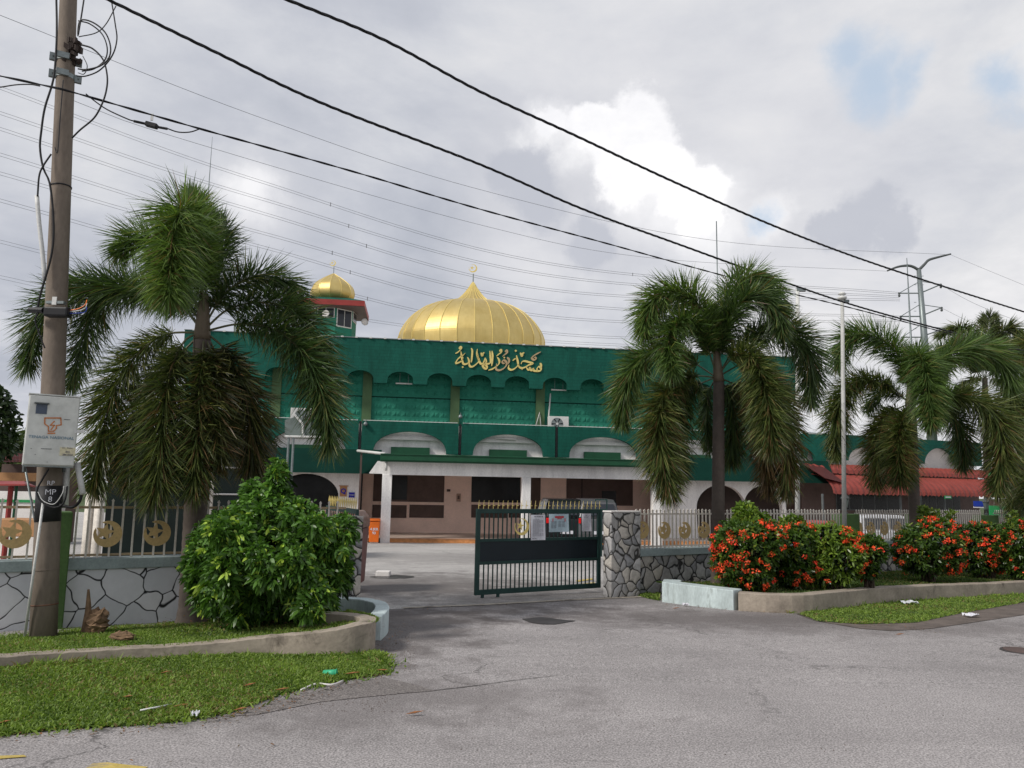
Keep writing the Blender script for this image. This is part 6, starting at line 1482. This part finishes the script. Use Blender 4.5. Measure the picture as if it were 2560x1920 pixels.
def flat(name, pxs, mt, label, cat, dz=.012, kind=None):
    P = [G(x, y) + V((0, 0, dz)) for x, y in pxs]; o_ = MB().prism(P, V((0, 0, .002))).build(name, mt)
    if kind: o_['kind'] = kind; return o_
    return tag(o_, label, cat)
def patch(pxc, rx, ry, n=26, j=.25):
    return [(pxc[0] + rx * math.cos(t) * random.uniform(1 - j, 1), pxc[1] + ry * math.sin(t) * random.uniform(1 - j, 1)) for t in np.linspace(0, 2 * PI, n)[:-1]]
flat('pothole_patch', [(1305, 1548), (1330, 1546), (1352, 1544), (1375, 1546), (1400, 1550), (1440, 1553), (1410, 1558), (1385, 1562), (1350, 1561), (1322, 1556)], m_wet, '', '', .006, 'structure')
flat('puddle', patch((985, 1443), 62, 5), m_wet, '', '', .008, 'structure')
tag(MB().box(G(958, 1441) + V((0, 0, .06)), .3, .2, .12).build('concrete_block', m_neutral, bevel=.02), 'small white concrete block lying in the courtyard', 'block')
T = thing('manhole_cover', G(2546, 1628), 'dark round iron manhole cover in the road at the right edge', 'manhole cover')
c_ = G(2556, 1628); MB().lathe(c_, [(.22, -.02), (.22, .008), (.20, .010)], 28).build('rim', m_wet, T); MB().lathe(c_, [(.19, .0), (.19, .013)], 24).build('lid', m_brown, T)
for pts in ([(-60, 1900), (0, 1892), (60, 1890), (66, 1894), (0, 1899), (-60, 1906)], [(215, 1922), (232, 1911), (270, 1909), (310, 1914), (370, 1920), (330, 1935), (215, 1935)]):
    flat('road_marking', pts, m_yellow, '', '', .005, 'structure')
flat('road_marking', [(1440, 1452), (1480, 1447), (1482, 1450), (1442, 1456)], m_yellow, '', '', .012, 'structure')
flat('road_marking', [(1446, 1462), (1486, 1457), (1488, 1460), (1448, 1466)], m_yellow, '', '', .012, 'structure')
# step edge of newer asphalt
e1 = [(640, 1788), (720, 1770), (800, 1752), (900, 1742), (1000, 1733), (1100, 1724)]
P = [G(x, y) for x, y in e1]; flat('road_patch', [(560, 1792), (640, 1770), (720, 1745), (820, 1722), (960, 1694), (1050, 1716), (1085, 1728), (1000, 1735), (900, 1745), (800, 1756), (720, 1772), (640, 1788)], asphalt('old_asphalt', (.19, .17, .16), []), '', '', .003, 'structure')
# litter
c_ = G(826, 1692); T = thing('plastic_cup', c_, 'crushed green plastic cup on the verge edge', 'cup'); ax1 = V((-1, .2, 0)).normalized(); MB().tube([c_ + V((.05, 0, .03)), c_ + V((.05, 0, .03)) + ax1 * .05, c_ + V((.05, 0, .03)) + ax1 * .12], [.034, .028, .02], 12).build('cup', m_cup, T, True); MB().tube([c_ + V((.052, 0, .03)), c_ + V((.046, 0, .03))], .038, 12).build('rim', m_cup, T)
gtube('stick', 'white plastic stick lying on the grass near the road', 'stick', [G(350, 1787) + V((0, 0, .03)), G(428, 1772) + V((0, 0, .03))], .007, m_pvc)
gtube('twig', 'dry pale twig lying beside the green cup', 'twig', cr([G(752, 1730) + V((0, 0, .015)), G(790, 1716) + V((0, 0, .02)), G(830, 1718) + V((0, 0, .02)), G(858, 1706) + V((0, 0, .015))], 12), .008, m_neutral)
def crumple(px, py, w_, h_, mt, label, dz=.02):
    c_ = G(px, py); vs = []; fs = []; n_ = 7
    for i in range(n_):
        for j in range(n_): vs.append(c_ + V(((i / (n_ - 1) - .5) * w_, (j / (n_ - 1) - .5) * h_, dz + random.uniform(0, .045))))
    for i in range(n_ - 1):
        for j in range(n_ - 1): a = i * n_ + j; fs.append((a, a + n_, a + n_ + 1, a + 1))
    return tag(MB().add(vs, fs).build('plastic_bag', mt), label, 'litter')
crumple(2272, 1514, .24, .2, m_plastic, 'clear crumpled plastic bag on the right grass verge', .04); crumple(2428, 1544, .2, .14, m_paper, 'white scrap of plastic on the soil at the right'); crumple(487, 1797, .05, .05, m_paper, 'tiny white scrap at the grass edge on the left'); crumple(1714, 1517, .10, .06, m_paper, 'small white scrap in front of the pale blue kerb'); crumple(2008, 1484, .10, .08, m_paper, 'white scrap on top of the right concrete kerb', .27)
for i, (px, py, lab) in enumerate(((412, 1692, 'curled brown leaf lying highest on the left verge'), (318, 1754, 'long brown leaf in the middle of the left verge'), (622, 1724, 'brown leaf on the verge near its right tip'), (600, 1786, 'pinkish dead leaf flat on the road edge'), (1036, 1790, 'single orange leaf on the asphalt'), (8, 1820, 'brown leaf at the left edge of the verge'), (705, 1735, 'dark dead leaf on the verge edge'), (955, 1686, 'orange dead leaf at the right tip of the verge'), (2250, 1590, 'dark dead leaf on the road at the right'), (1690, 1524, 'dark leaf before the pale blue kerb'), (880, 1694, 'dead leaf near the green cup'), (450, 1777, 'dead leaf beside the white stick'))):
    c_ = G(px, py) + V((0, 0, .03 if py > 1680 and px < 1000 else .015)); an = random.uniform(-.6, .6); d_ = V((math.cos(an), math.sin(an), 0)); s_ = V((-d_.y, d_.x, 0)); L_ = random.uniform(.045, .075)
    vs = [c_ - d_ * L_, c_ - s_ * .018 + V((0, 0, .012)), c_ + s_ * .018 + V((0, 0, .014)), c_ + V((0, 0, .002)), c_ + d_ * L_ + V((0, 0, .02))]
    tag(MB().add(vs, [(0, 1, 3), (0, 3, 2), (1, 4, 3), (3, 4, 2)]).build('dead_leaf', m_deadleaf), lab, 'leaf', 'fallen dead leaves')
# loose grit on the road (uncountable)
gr = []
for (a0, a1, b0, b1, n_) in ((925, 1040, 1560, 1680, 900), (620, 1000, 1715, 1780, 400), (1100, 2500, 1560, 1900, 160)):
    for i in range(n_): gr.append(G(random.uniform(a0, a1), random.uniform(b0, b1)))
mb = MB()
for g_ in gr:
    s = random.uniform(.002, .0055); mb.add([g_ + V((-s, -s, 0)), g_ + V((s, -s * .6, 0)), g_ + V((s * .7, s, 0)), g_ + V((-s * .8, s * .8, 0)), g_ + V((0, 0, s * 1.3))], [(0, 1, 4), (1, 2, 4), (2, 3, 4), (3, 0, 4)])
tag(mb.build('gravel', m_soil), 'loose dark grit scattered on the asphalt', 'gravel', None, 'stuff')

# leaf litter along the kerbs and under the shrubs (uncountable)
lp = []
for (x0, y0, x1, y1, sg, n_) in ((560, 1800, 960, 1690, .08, 160), (925, 1650, 1000, 1560, .10, 120), (1650, 1512, 2030, 1540, .05, 130), (2030, 1545, 2330, 1580, .10, 120), (1010, 1528, 1490, 1500, .06, 120), (0, 1690, 560, 1790, .5, 70), (0, 1850, 560, 1810, .06, 60)):
    for i in range(n_):
        t = random.random(); g_ = G(x0 + (x1 - x0) * t, y0 + (y1 - y0) * t); lp.append((g_.x + random.gauss(0, sg), g_.y + random.gauss(0, sg), g_.z + .016))
for i in range(500):
    c_ = V(bb) + V((random.gauss(0, .55), random.gauss(-.25, .28), 0)); lp.append((c_.x, c_.y, .10 + random.random() * .03))
lp = np.array(lp); n = len(lp); dd_ = rng.normal(0, 1, (n, 3)); dd_[:, 2] *= .15
cl = np.where(rng.random((n, 1)) < .6, np.array([[.20, .10, .05]]), np.array([[.10, .075, .05]])) * rng.uniform(.6, 1.4, (n, 1))
tag(leafobj('leaf_litter', [leaves(lp, dd_, rng.uniform(.015, .045, n), rng.uniform(.008, .018, n), cl, 'leaf', 0, np.tile(np.array([.1, .1, 1.]), (n, 1)))], m_grassm), 'small brown leaf bits scattered along the kerbs and road edges', 'leaf litter', None, 'stuff')
sm = [G(1085, 1727), G(1180, 1716), G(1300, 1700), G(1420, 1686)]; A_ = cr(sm, 60); vs = []; fs = []
for i, a in enumerate(A_):
    w_ = (.004 + .006 * random.random()) * (1 - i / 62); vs += [V((a[0], a[1] - w_, gz(a[1]) + .004)), V((a[0], a[1] + w_ + .01 * random.random(), gz(a[1]) + .004))]
for i in range(59): fs.append((2 * i, 2 * i + 2, 2 * i + 3, 2 * i + 1))
MB().add(vs, fs).build('road_seam', mat('tar_seam', (.12, .11, .105), .8, .4, 6))['kind'] = 'structure'
